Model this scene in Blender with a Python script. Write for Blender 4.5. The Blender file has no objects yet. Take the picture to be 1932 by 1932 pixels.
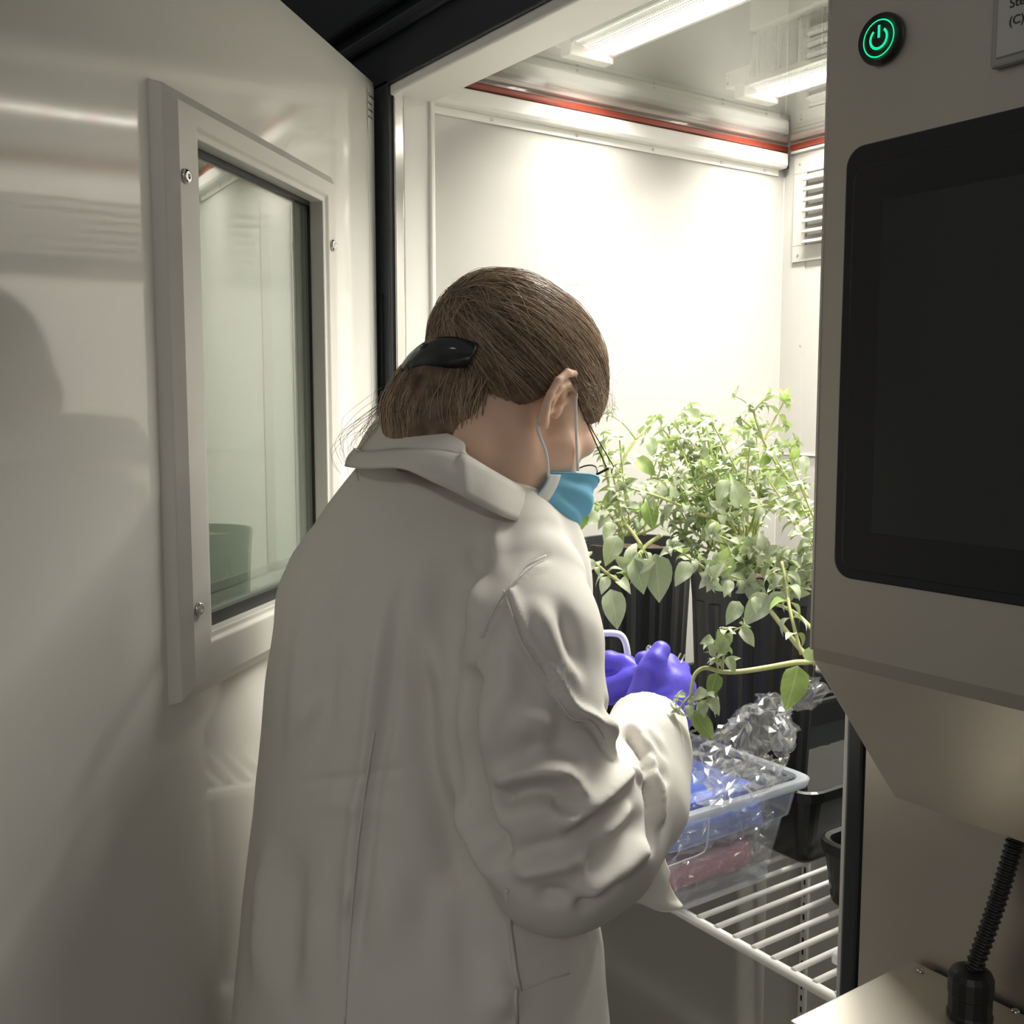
import bpy, bmesh, math, random
import numpy as np
from mathutils import Vector, Matrix
random.seed(7); RNG = np.random.default_rng(7)
SC = bpy.context.scene; COL = SC.collection

# ------------------------------------------------------------------ camera
FPX = 1980.0; PITCH = math.atan(200/1980); PSI = math.radians(55.2); CAMZ = 1.5
_fh = np.array([-math.sin(PSI), math.cos(PSI), 0.0]); CR = np.array([math.cos(PSI), math.sin(PSI), 0.0]); _z = np.array([0, 0, 1.0])
CF = _fh*math.cos(PITCH) - _z*math.sin(PITCH); CU = _z*math.cos(PITCH) + _fh*math.sin(PITCH)
CC = np.array([0, 0, CAMZ])
cam_d = bpy.data.cameras.new('camera'); cam = bpy.data.objects.new('camera', cam_d); COL.objects.link(cam)
cam.location = CC
cam.rotation_euler = Matrix(((CR[0], CU[0], -CF[0]), (CR[1], CU[1], -CF[1]), (CR[2], CU[2], -CF[2]))).to_euler()
cam_d.sensor_width = 36.0; cam_d.lens = 36.0*FPX/1932; cam_d.clip_start = 0.02
SC.camera = cam
# ------------------------------------------------------------------ world, lights, exposure
wd = bpy.data.worlds.new('world'); SC.world = wd; wd.use_nodes = True
wd.node_tree.nodes['Background'].inputs[0].default_value = (0.95, 0.93, 0.88, 1)
wd.node_tree.nodes['Background'].inputs[1].default_value = 0.14
def area_light(name, loc, rot, sx, sy, power, col):
    l = bpy.data.lights.new(name, 'AREA'); l.shape = 'RECTANGLE'; l.size = sx; l.size_y = sy; l.energy = power; l.color = col
    o = bpy.data.objects.new(name, l); COL.objects.link(o); o.location = loc; o.rotation_euler = rot; return o
area_light('room_ceiling_light', (1.6, -1.9, 2.75), (0, 0, 0), 1.2, 0.3, 20, (1, .93, .82))
LED_STRENGTH = 14.0; LED_POWER = 12.0
SC.view_settings.view_transform = 'Standard'; SC.view_settings.look = 'None'
SC.view_settings.exposure = 0.32; SC.view_settings.gamma = 1.0; SC.view_settings.use_curve_mapping = False
SC.cycles.use_denoising = True; SC.cycles.adaptive_threshold = .03; SC.cycles.max_bounces = 9; SC.cycles.transparent_max_bounces = 20
SC.cycles.caustics_reflective = False; SC.cycles.caustics_refractive = False; SC.cycles.sample_clamp_indirect = 6.0

# ------------------------------------------------------------------ helpers
def ray(x, y): return CF + CR*(x-966)/FPX - CU*(y-966)/FPX
def at(x, y, d): return CC + ray(x, y)*d
def on(x, y, ax, v):
    r = ray(x, y); return CC + r*((v-CC[ax])/r[ax])

def nmat(name):
    m = bpy.data.materials.new(name); m.use_nodes = True; nt = m.node_tree
    return m, nt, nt.nodes['Principled BSDF']
def link(nt, a, b): nt.links.new(a, b)
def tex_bump(nt, bs, scale=50, strength=.1, dist=.002, detail=3, vec=(1, 1, 1), coord='Object', kind='noise'):
    tc = nt.nodes.new('ShaderNodeTexCoord'); mp = nt.nodes.new('ShaderNodeMapping'); mp.inputs['Scale'].default_value = vec
    link(nt, tc.outputs[coord], mp.inputs[0])
    n = nt.nodes.new('ShaderNodeTexNoise'); n.inputs['Scale'].default_value = scale; n.inputs['Detail'].default_value = detail
    link(nt, mp.outputs[0], n.inputs['Vector'])
    b = nt.nodes.new('ShaderNodeBump'); b.inputs['Strength'].default_value = strength; b.inputs['Distance'].default_value = dist
    link(nt, n.outputs['Fac'], b.inputs['Height']); link(nt, b.outputs[0], bs.inputs['Normal'])
    return n, mp
def pmat(name, col, rough=.5, metal=0, spec=.5, ior=1.5, coat=0, bump=None, var=None, sss=0, emit=None):
    m, nt, b = nmat(name)
    b.inputs['Base Color'].default_value = (*col, 1); b.inputs['Roughness'].default_value = rough; b.inputs['Metallic'].default_value = metal
    b.inputs['IOR'].default_value = ior; b.inputs['Specular IOR Level'].default_value = spec; b.inputs['Coat Weight'].default_value = coat
    b.inputs['Coat Roughness'].default_value = .03
    if sss:
        b.inputs['Subsurface Weight'].default_value = sss; b.inputs['Subsurface Radius'].default_value = (.012, .005, .003); b.inputs['Subsurface Scale'].default_value = .6
    if emit: b.inputs['Emission Color'].default_value = (*emit[:3], 1); b.inputs['Emission Strength'].default_value = emit[3]
    if bump: tex_bump(nt, b, **bump)
    if var:   # var=(scale, amount): slow colour mottling of the thing itself
        tc = nt.nodes.new('ShaderNodeTexCoord'); n = nt.nodes.new('ShaderNodeTexNoise'); n.inputs['Scale'].default_value = var[0]; n.inputs['Detail'].default_value = 4
        link(nt, tc.outputs['Object'], n.inputs['Vector'])
        r = nt.nodes.new('ShaderNodeMix'); r.data_type = 'RGBA'
        r.inputs[6].default_value = (*[c*(1-var[1]) for c in col], 1); r.inputs[7].default_value = (*[min(1, c*(1+var[1])) for c in col], 1)
        link(nt, n.outputs['Fac'], r.inputs[0]); link(nt, r.outputs[2], b.inputs['Base Color'])
    return m
def film_mat(name, tint=(1, 1, 1), fac=.12, rough=.05, diff=0., dcol=(.9, .92, .95), ior=1.45, bump=None):
    # thin clear sheet: transparent + Fresnel gloss (+ a little milky diffuse)
    m, nt, b = nmat(name); nt.nodes.remove(b); out = nt.nodes['Material Output']
    tr = nt.nodes.new('ShaderNodeBsdfTransparent'); tr.inputs[0].default_value = (*tint, 1)
    gl = nt.nodes.new('ShaderNodeBsdfGlossy'); gl.inputs['Roughness'].default_value = rough
    fr = nt.nodes.new('ShaderNodeLayerWeight'); fr.inputs['Blend'].default_value = .5     # Schlick, same from both sides of the sheet
    pw = nt.nodes.new('ShaderNodeMath'); pw.operation = 'POWER'; link(nt, fr.outputs['Facing'], pw.inputs[0]); pw.inputs[1].default_value = 5
    f0 = ((ior-1)/(ior+1))**2
    ad = nt.nodes.new('ShaderNodeMath'); ad.operation = 'MULTIPLY_ADD'; ad.use_clamp = True; link(nt, pw.outputs[0], ad.inputs[0]); ad.inputs[1].default_value = 1-f0-fac; ad.inputs[2].default_value = f0+fac
    mx = nt.nodes.new('ShaderNodeMixShader'); link(nt, ad.outputs[0], mx.inputs[0]); link(nt, tr.outputs[0], mx.inputs[1]); link(nt, gl.outputs[0], mx.inputs[2])
    last = mx
    if diff:
        df = nt.nodes.new('ShaderNodeBsdfDiffuse'); df.inputs[0].default_value = (*dcol, 1)
        tl = nt.nodes.new('ShaderNodeBsdfTranslucent'); tl.inputs[0].default_value = (*dcol, 1)
        a = nt.nodes.new('ShaderNodeMixShader'); a.inputs[0].default_value = .5; link(nt, df.outputs[0], a.inputs[1]); link(nt, tl.outputs[0], a.inputs[2])
        m2 = nt.nodes.new('ShaderNodeMixShader'); m2.inputs[0].default_value = diff; link(nt, mx.outputs[0], m2.inputs[1]); link(nt, a.outputs[0], m2.inputs[2]); last = m2
    if bump:
        tc = nt.nodes.new('ShaderNodeTexCoord'); n = nt.nodes.new('ShaderNodeTexNoise'); n.inputs['Scale'].default_value = bump[0]; n.inputs['Detail'].default_value = 3
        link(nt, tc.outputs['Object'], n.inputs['Vector']); bp = nt.nodes.new('ShaderNodeBump'); bp.inputs['Strength'].default_value = bump[1]; bp.inputs['Distance'].default_value = bump[2]
        link(nt, n.outputs['Fac'], bp.inputs['Height']); link(nt, bp.outputs[0], gl.inputs['Normal'])
    link(nt, last.outputs[0], out.inputs['Surface']); return m
def steel(name, col, rough, vec, strength=.06):
    m, nt, b = nmat(name); b.inputs['Metallic'].default_value = 1; b.inputs['Base Color'].default_value = (*col, 1)
    n, mp = tex_bump(nt, b, scale=60, strength=strength, dist=.0004, detail=6, vec=vec)
    mr = nt.nodes.new('ShaderNodeMapRange'); mr.inputs['To Min'].default_value = rough-.06; mr.inputs['To Max'].default_value = rough+.08
    link(nt, n.outputs['Fac'], mr.inputs['Value']); link(nt, mr.outputs[0], b.inputs['Roughness']); return m

M = {}
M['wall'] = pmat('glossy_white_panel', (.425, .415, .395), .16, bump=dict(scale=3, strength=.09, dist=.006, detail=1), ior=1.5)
M['doorw'] = pmat('glossy_door_white', (.82, .805, .76), .07, ior=1.75, bump=dict(scale=2.2, strength=.10, dist=.006, detail=1))
M['framew'] = pmat('satin_frame_white', (.70, .68, .64), .3, bump=dict(scale=900, strength=.05, dist=.0004))
M['trimw'] = pmat('white_aluminium', (.78, .77, .74), .28)
M['lampw'] = pmat('grey_lamp_housing', (.62, .61, .58), .35)
M['black'] = pmat('black_paint', (.028, .032, .038), .33, bump=dict(scale=300, strength=.05, dist=.001))
M['gasket'] = pmat('black_rubber', (.012, .012, .013), .45)
M['red'] = pmat('red_silicone', (.27, .04, .02), .4)
M['chrome'] = pmat('chrome', (.75, .74, .72), .12, metal=1)
M['steel'] = steel('brushed_steel', (.62, .58, .52), .42, (1, 1, 14))
M['steelx'] = steel('brushed_steel_shelf', (.62, .58, .52), .42, (14, 1, 1))
M['screw'] = pmat('screw_steel', (.55, .54, .52), .22, metal=1)
M['greyf'] = pmat('grey_floor', (.32, .31, .29), .5, var=(6, .12))
M['roomw'] = pmat('room_paint', (.20, .20, .19), .7, var=(3, .05))
M['glass'] = film_mat('clear_glass', (.96, .98, .95), .03, .01)
M['pane'] = film_mat('window_glass', (.91, .95, .91), .20, .012, ior=1.6, bump=(3.0, .06, .003))
M['coatw'] = None

class MB:
    def __init__(s): s.v = []; s.f = []
    def add(s, vs, fs):
        o = len(s.v); s.v += [tuple(map(float, p)) for p in vs]; s.f += [tuple(i+o for i in f) for f in fs]; return s
    def box(s, lo, hi):
        (a, b, c), (d, e, f) = lo, hi
        return s.add([(a, b, c), (d, b, c), (d, e, c), (a, e, c), (a, b, f), (d, b, f), (d, e, f), (a, e, f)],
                     [(0, 3, 2, 1), (4, 5, 6, 7), (0, 1, 5, 4), (1, 2, 6, 5), (2, 3, 7, 6), (3, 0, 4, 7)])
    def prism(s, poly, ax, lo, hi):      # polygon (2D, CCW) extruded along axis ax
        n = len(poly); o = [i for i in range(3) if i != ax]; vs = []
        for h in (lo, hi):
            for p in poly:
                q = [0, 0, 0]; q[o[0]], q[o[1]] = p; q[ax] = h; vs.append(q)
        return s.add(vs, [tuple(range(n))[::-1], tuple(range(n, 2*n))]+[(i, (i+1) % n, n+(i+1) % n, n+i) for i in range(n)])
    def tube(s, pts, rad, n=8, caps=True):
        pts = [np.array(p, float) for p in pts]; R = rad if hasattr(rad, '__len__') else [rad]*len(pts)
        t0 = pts[1]-pts[0]; t0 /= np.linalg.norm(t0); a = np.array([0, 0, 1.]) if abs(t0[2]) < .9 else np.array([1., 0, 0])
        u = np.cross(t0, a); u /= np.linalg.norm(u); vs = []
        for i, p in enumerate(pts):
            t = pts[min(i+1, len(pts)-1)]-pts[max(i-1, 0)]; t /= (np.linalg.norm(t)+1e-12)
            u = u-t*(u@t); u /= (np.linalg.norm(u)+1e-12); w = np.cross(t, u)
            for k in range(n):
                c = 2*math.pi*k/n; vs.append(p+R[i]*(math.cos(c)*u+math.sin(c)*w))
        m = len(pts); fs = [(i*n+k, i*n+(k+1) % n, (i+1)*n+(k+1) % n, (i+1)*n+k) for i in range(m-1) for k in range(n)]
        if caps: fs += [tuple(range(n))[::-1], tuple(range((m-1)*n, m*n))]
        return s.add(vs, fs)
    def grid(s, P, closed_u=False):      # P[i][j] points
        P = np.asarray(P, float); a, b = P.shape[:2]
        fs = [(i*b+j, i*b+(j+1) % b, ((i+1) % a)*b+(j+1) % b, ((i+1) % a)*b+j) for i in range(a-1) for j in range(b if closed_u else b-1)]
        return s.add(P.reshape(-1, 3), fs)
    def lathe(s, c, axis, prof, n=24):   # prof: (r, h) along axis
        c = np.array(c, float); ax = np.array(axis, float); ax /= np.linalg.norm(ax)
        a = np.array([0, 0, 1.]) if abs(ax[2]) < .9 else np.array([1., 0, 0]); u = np.cross(ax, a); u /= np.linalg.norm(u); w = np.cross(ax, u)
        vs = []
        for r, h in prof:
            for k in range(n):
                t = 2*math.pi*k/n; vs.append(c+ax*h+r*(math.cos(t)*u+math.sin(t)*w))
        m = len(prof); fs = [(i*n+k, i*n+(k+1) % n, (i+1)*n+(k+1) % n, (i+1)*n+k) for i in range(m-1) for k in range(n)]
        fs += [tuple(range(n))[::-1], tuple(range((m-1)*n, m*n))]
        return s.add(vs, fs)
    def build(s, name, mat, parent=None, smooth=False, bevel=0, seg=2, solid=0, sub=0):
        me = bpy.data.meshes.new(name); me.from_pydata(s.v, [], s.f); me.update()
        o = bpy.data.objects.new(name, me); COL.objects.link(o)
        if mat: me.materials.append(mat)
        if parent: o.parent = parent
        if smooth: me.polygons.foreach_set('use_smooth', [True]*len(me.polygons))
        if solid:
            md = o.modifiers.new('solid', 'SOLIDIFY'); md.thickness = solid; md.offset = 0
        if sub:
            md = o.modifiers.new('sub', 'SUBSURF'); md.levels = sub; md.render_levels = sub
        if bevel:
            md = o.modifiers.new('bevel', 'BEVEL'); md.width = bevel; md.segments = seg; md.limit_method = 'ANGLE'; md.angle_limit = math.radians(40)
        return o
def npmesh(name, V, F, mat, parent=None, smooth=True):
    me = bpy.data.meshes.new(name); V = np.asarray(V, np.float32); F = np.asarray(F, np.int32)
    me.vertices.add(len(V)); me.vertices.foreach_set('co', V.ravel())
    k = F.shape[1]; me.loops.add(F.size); me.loops.foreach_set('vertex_index', F.ravel())
    me.polygons.add(len(F)); me.polygons.foreach_set('loop_start', np.arange(0, F.size, k, dtype=np.int32)); me.polygons.foreach_set('loop_total', np.full(len(F), k, np.int32))
    me.update(calc_edges=True); me.validate()
    if smooth: me.polygons.foreach_set('use_smooth', [True]*len(me.polygons))
    me.materials.append(mat); o = bpy.data.objects.new(name, me); COL.objects.link(o)
    if parent: o.parent = parent
    return o
def empty(name, loc=(0, 0, 0), rot=(0, 0, 0)):
    o = bpy.data.objects.new(name, None); COL.objects.link(o); o.location = loc; o.rotation_euler = rot; o.empty_display_size = .05; return o
def tag(o, label, cat, group=None):
    o['label'] = label; o['category'] = cat
    if group: o['group'] = group
    return o
def struct(o): o['kind'] = 'structure'; return o
def keep(o, p):       # parent without moving a mesh that was built in world coordinates
    o.parent = p; o.matrix_parent_inverse = Matrix.LocRotScale(p.location, p.rotation_euler, None).inverted(); return o
def sub(o, part): o.parent = part; o.matrix_parent_inverse = Matrix.Identity(4); return o
def text(name, body, size, loc, rot, mat, parent=None, align='LEFT', ext=.0002):
    c = bpy.data.curves.new(name, 'FONT'); c.body = body; c.size = size; c.align_x = align; c.extrude = ext
    o = bpy.data.objects.new(name, c); COL.objects.link(o); o.location = loc; o.rotation_euler = rot
    dg = bpy.context.evaluated_depsgraph_get(); me = bpy.data.meshes.new_from_object(o.evaluated_get(dg)); bpy.data.objects.remove(o)
    q = bpy.data.objects.new(name, me); COL.objects.link(q); q.location = loc; q.rotation_euler = rot; me.materials.append(mat)
    if parent: q.parent = parent
    return q
def rrect(w, h, r, n=6):
    P = []
    for cx, cy, a in ((w/2-r, h/2-r, 0), (-w/2+r, h/2-r, 90), (-w/2+r, -h/2+r, 180), (w/2-r, -h/2+r, 270)):
        for k in range(n+1):
            t = math.radians(a+90*k/n); P.append((cx+r*math.cos(t), cy+r*math.sin(t)))
    return P
def screw(c, axis, r, parent, mat=None):
    b = MB(); b.lathe(c, axis, [(r, 0), (r, r*.25), (r*.75, r*.55), (r*.3, r*.62), (r*.28, r*.35)], 16)
    o = b.build('screw', mat or M['screw'], parent, smooth=True); return o

# ------------------------------------------------------------------ chamber shell
XL, XR, YF, YB = -1.479, -.575, .80, 1.70     # left wall, right wall, front plane, back wall
ZF, ZG, ZT = .10, 2.02, 2.42                   # chamber floor, glass ceiling, lamp-bay top
fl = MB().box((-3.2, -3.2, -.05), (3.2, 3.2, 0)).build('floor', M['greyf']); struct(fl)
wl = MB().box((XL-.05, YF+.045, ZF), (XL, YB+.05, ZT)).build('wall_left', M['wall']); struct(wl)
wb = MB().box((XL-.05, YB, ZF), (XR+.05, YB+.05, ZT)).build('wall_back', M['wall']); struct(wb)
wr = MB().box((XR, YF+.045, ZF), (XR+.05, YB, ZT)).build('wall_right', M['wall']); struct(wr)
cf = MB().box((XL-.05, YF+.03, 0), (XR+.05, YB+.05, ZF)).build('floor_chamber', M['trimw']); struct(cf)
# perforated ceiling of the lamp bay
m, nt, b = nmat('perforated_ceiling'); b.inputs['Roughness'].default_value = .4
tc = nt.nodes.new('ShaderNodeTexCoord'); mp = nt.nodes.new('ShaderNodeMapping'); mp.inputs['Scale'].default_value = (110, 110, 110); link(nt, tc.outputs['Object'], mp.inputs[0])
vo = nt.nodes.new('ShaderNodeTexVoronoi'); vo.inputs['Randomness'].default_value = 0; vo.inputs['Scale'].default_value = 1; link(nt, mp.outputs[0], vo.inputs['Vector'])
cr = nt.nodes.new('ShaderNodeValToRGB'); cr.color_ramp.elements[0].position = .25; cr.color_ramp.elements[0].color = (.12, .12, .115, 1); cr.color_ramp.elements[1].position = .33; cr.color_ramp.elements[1].color = (.66, .65, .62, 1)
link(nt, vo.outputs['Distance'], cr.inputs[0]); link(nt, cr.outputs[0], b.inputs['Base Color']); M['perf'] = m
ce = MB().box((XL-.05, YF+.02, ZT), (XR+.05, YB+.05, ZT+.04)).build('ceiling', M['perf']); struct(ce)
gp = MB().box((XL+.006, YF+.06, ZG+.001), (XR-.006, YB-.006, ZG+.005)).build('window_1', M['glass']); struct(gp)

struct(MB().box((-3.25, -3.2, 0), (-3.2, 3.2, 3.0)).build('wall_room_left', M['roomw'])); struct(MB().box((-3.2, 3.2, 0), (3.2, 3.25, 3.0)).build('wall_room_back', M['roomw']))
# front frame: black exterior, white reveal lip, chrome edge
ZH = 1.975
jl = struct(empty('trim_1', (-1.497, YF, 0)))
keep(MB().box((-1.60, YF-.012, 0), (-1.466, YF+.05, ZH+.02)).build('jamb_post', M['black'], bevel=.002), jl)
keep(MB().box((-1.4905, YF-.016, .02), (-1.4855, YF-.011, ZH-.3)).build('seal_strip', M['gasket']), jl)
keep(MB().box((-1.4665, YF-.004, .05), (-1.460, YF+.012, ZH-.002)).build('edge_strip', M['chrome'], bevel=.0015), jl)
keep(MB().box((-1.4665, YF+.012, .05), (-1.462, YF+.062, ZH-.002)).build('jamb_lining', M['trimw'], bevel=.002), jl)
keep(MB().box((-1.4795, YF+.058, .05), (-1.456, YF+.066, ZH-.002)).build('lining_bead', M['trimw'], bevel=.002), jl)
hd = struct(empty('trim_2', (-1.0, YF, ZH)))
keep(MB().box((-2.8, YF-.012, ZH+.012), (.4, YF+.05, 2.75)).build('header_face', M['black'], bevel=.002), hd)
keep(MB().box((-2.8, YF-.026, ZH+.075), (.4, YF-.012, ZH+.095)).build('header_ridge', M['black'], bevel=.006), hd)
keep(MB().box((-2.8, YF-.034, ZH+.115), (.4, YF-.012, 2.75)).build('header_cover', M['black'], bevel=.006), hd)
keep(MB().box((-1.4665, YF-.008, ZH-.004), (XR+.02, YF+.066, ZH+.0125)).build('header_lining', M['trimw'], bevel=.003), hd)
keep(MB().box((-1.47, YF+.05, ZH+.012), (XR+.02, YF+.066, ZT)).build('bay_front', M['trimw']), hd)
jr = struct(empty('trim_3', (XR, YF, 0)))
keep(MB().box((-.604, YF-.004, .05), (-.5995, YF+.062, ZH)).build('edge_strip', M['trimw'], bevel=.001), jr)
keep(MB().box((-.5995, YF-.006, .05), (-.5815, YF+.02, ZH+.02)).build('jamb_seal', M['black'], bevel=.003), jr)
keep(MB().box((-.5815, YF-.003, .05), (-.5795, YF+.02, ZH+.02)).build('seal_gap', M['gasket']), jr)
keep(MB().box((-.5995, YF+.02, .05), (XR+.05, YF+.046, ZT)).build('jamb_fill', M['trimw']), jr)
cfr = MB().box((-.5795, YF-.004, 0), (.9, YF+.05, 2.75)).build('wall_front', M['steel']); struct(cfr)

# rail, red gasket and screw strip under the glass ceiling (left, back)
for nm, ax in (('trim_4', 0), ('trim_5', 1)):
    e = struct(empty(nm, (XL, YB, ZG)))
    def seg(z0, z1, t, name, mat, bv=.001):
        if ax == 0: b_ = MB().box((XL, YF+.066, z0), (XL+t, YB-.0, z1))
        else: b_ = MB().box((XL+.02, YB-t, z0), (XR, YB, z1))
        keep(b_.build(name, mat, bevel=bv), e)
    seg(ZG-.012, ZG-.0005, .010, 'red_gasket', M['red'], .003)
    seg(ZG+.0075, ZG+.015, .008, 'clear_bead', M['trimw'])
    if ax == 0:
        # box rail with rounded lower nose, cut short of the corner
        prof = [(XL, ZG-.018), (XL+.020, ZG-.018), (XL+.020, ZG-.040), (XL+.016, ZG-.046), (XL+.004, ZG-.047), (XL, ZG-.047)]
        keep(MB().prism(prof, 1, YF+.066, YB-.012).build('rail', M['trimw'], bevel=.0015), e)
        keep(MB().box((XL, YB-.012, ZG-.047), (XL+.018, YB-.008, ZG-.018)).build('rail_end_cap', M['gasket']), e)
        keep(MB().box((XL, YF+.066, ZG-.060), (XL+.003, YB-.02, ZG-.047)).build('screw_strip', M['trimw'], bevel=.001), e)
        for px_ in (928, 1088, 1232, 1361, 1443):
            p = on(px_, 225+(px_-928)*.190, 0, XL+.003); keep(screw((XL+.003, p[1], ZG-.0535), (1, 0, 0), .0026, None), e)
        keep(MB().box((XL, YF+.066, ZG-.017), (XL+.006, YB, ZG-.013)).build('grey_lip', M['lampw']), e)  # thin grey lip between red gasket and rail
    else:
        seg(ZG-.018, ZG-.0125, .006, 'lip', M['trimw'])
# corner joint of the wall panels and seams on the back wall
st = struct(empty('trim_6', (XL, YB, ZF)))
keep(MB().box((XL, YB-.002, ZF), (XL+.0015, YB, 1.96)).build('corner_joint', M['lampw']), st)
keep(MB().box((XL+.001, YB-.0015, ZF), (XL+.060, YB, 1.80)).build('panel_edge', M['wall']), st)
keep(MB().box((XL+.001, YB-.004, 1.4005), (-.60, YB, 1.402)).build('panel_seam', M['lampw']), st)
keep(screw((-1.425, YB, 1.62), (0, -1, 0), .003, None), st)

# vent louvre on back wall
vt = empty('wall_vent', (-1.15, YB, 1.89)); tag(vt, 'white louvred air vent high on the chamber back wall', 'vent')
VX0, VX1, VZ0, VZ1 = -1.449, -.86, 1.787, 1.992
fb = MB(); t = .032
for lo, hi in (((VX0, VZ0), (VX1, VZ0+t)), ((VX0, VZ1-t), (VX1, VZ1)), ((VX0, VZ0+t), (VX0+t, VZ1-t)), ((VX1-t, VZ0+t), (VX1, VZ1-t))):
    fb.box((lo[0], YB-.006, lo[1]), (hi[0], YB, hi[1]))
vf_ = keep(fb.build('vent_frame', M['wall'], bevel=.001), vt)
keep(MB().box((VX0+t, YB-.001, VZ0+t), (VX1-t, YB, VZ1-t)).build('vent_back', M['lampw']), vt)
n = 7; h_ = (VZ1-VZ0-2*t)/n
for i in range(n):
    z0 = VZ0+t+i*h_
    keep(MB().prism([(YB-.001, z0+h_*.95), (YB-.020, z0+h_*.12), (YB-.018, z0+.0005), (YB-.001, z0+h_*.72)], 0, VX0+t+.002, VX1-t-.002).build('louvre', M['wall']), vt)
for x in (VX0+.015, VX1-.015, -1.15):
    for z in (VZ0+.014, VZ1-.014): sub(screw((x, YB-.006, z), (0, -1, 0), .0025, None), vf_)

# LED grow lamps above the glass
m, nt, b = nmat('led_board'); nt.nodes.remove(b); out = nt.nodes['Material Output']
tc = nt.nodes.new('ShaderNodeTexCoord'); mp = nt.nodes.new('ShaderNodeMapping'); mp.inputs['Scale'].default_value = (1, 1, 1); link(nt, tc.outputs['Object'], mp.inputs[0])
sx = nt.nodes.new('ShaderNodeSeparateXYZ'); link(nt, mp.outputs[0], sx.inputs[0])
def mod_pulse(src, period, duty):
    d = nt.nodes.new('ShaderNodeMath'); d.operation = 'DIVIDE'; link(nt, src, d.inputs[0]); d.inputs[1].default_value = period
    f = nt.nodes.new('ShaderNodeMath'); f.operation = 'FRACT'; link(nt, d.outputs[0], f.inputs[0])
    g = nt.nodes.new('ShaderNodeMath'); g.operation = 'LESS_THAN'; link(nt, f.outputs[0], g.inputs[0]); g.inputs[1].default_value = duty; return g.outputs[0]
red = mod_pulse(sx.outputs[0], .088, .10); gap = mod_pulse(sx.outputs[1], .021, .22)
mc = nt.nodes.new('ShaderNodeMix'); mc.data_type = 'RGBA'; link(nt, red, mc.inputs[0]); mc.inputs[6].default_value = (1, .94, .885, 1); mc.inputs[7].default_value = (1, .25, .35, 1)
ms = nt.nodes.new('ShaderNodeMix'); ms.data_type = 'FLOAT'; link(nt, gap, ms.inputs[0]); ms.inputs[2].default_value = LED_STRENGTH; ms.inputs[3].default_value = LED_STRENGTH*.35
em = nt.nodes.new('ShaderNodeEmission'); link(nt, mc.outputs[2], em.inputs[0]); link(nt, ms.outputs[0], em.inputs[1]); link(nt, em.outputs[0], out.inputs[0]); M['led'] = m
M['ribs'] = pmat('ribbed_lens', (.72, .71, .68), .15, metal=.6, bump=dict(scale=1, strength=.9, dist=.002, detail=0, vec=(900, 900, 1)))
m, nt, b = nmat('lit_prism_lens'); b.inputs['Base Color'].default_value = (.6, .6, .58, 1); b.inputs['Roughness'].default_value = .2
tc = nt.nodes.new('ShaderNodeTexCoord'); mp = nt.nodes.new('ShaderNodeMapping'); mp.inputs['Scale'].default_value = (190, 190, 0); link(nt, tc.outputs['Object'], mp.inputs[0])
vo = nt.nodes.new('ShaderNodeTexVoronoi'); vo.inputs['Randomness'].default_value = 0; vo.inputs['Scale'].default_value = 1; link(nt, mp.outputs[0], vo.inputs['Vector'])
lt = nt.nodes.new('ShaderNodeMath'); lt.operation = 'LESS_THAN'; link(nt, vo.outputs['Distance'], lt.inputs[0]); lt.inputs[1].default_value = .40
wn = nt.nodes.new('ShaderNodeTexWhiteNoise'); link(nt, vo.outputs['Position'], wn.inputs['Vector']); hs_ = nt.nodes.new('ShaderNodeMix'); hs_.data_type = 'RGBA'; hs_.inputs[0].default_value = .28
hs_.inputs[6].default_value = (1, .95, .85, 1); link(nt, wn.outputs['Color'], hs_.inputs[7]); link(nt, hs_.outputs[2], b.inputs['Emission Color'])
mu = nt.nodes.new('ShaderNodeMath'); mu.operation = 'MULTIPLY'; link(nt, lt.outputs[0], mu.inputs[0]); mu.inputs[1].default_value = 2.0; link(nt, mu.outputs[0], b.inputs['Emission Strength']); M['lens'] = m
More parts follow.
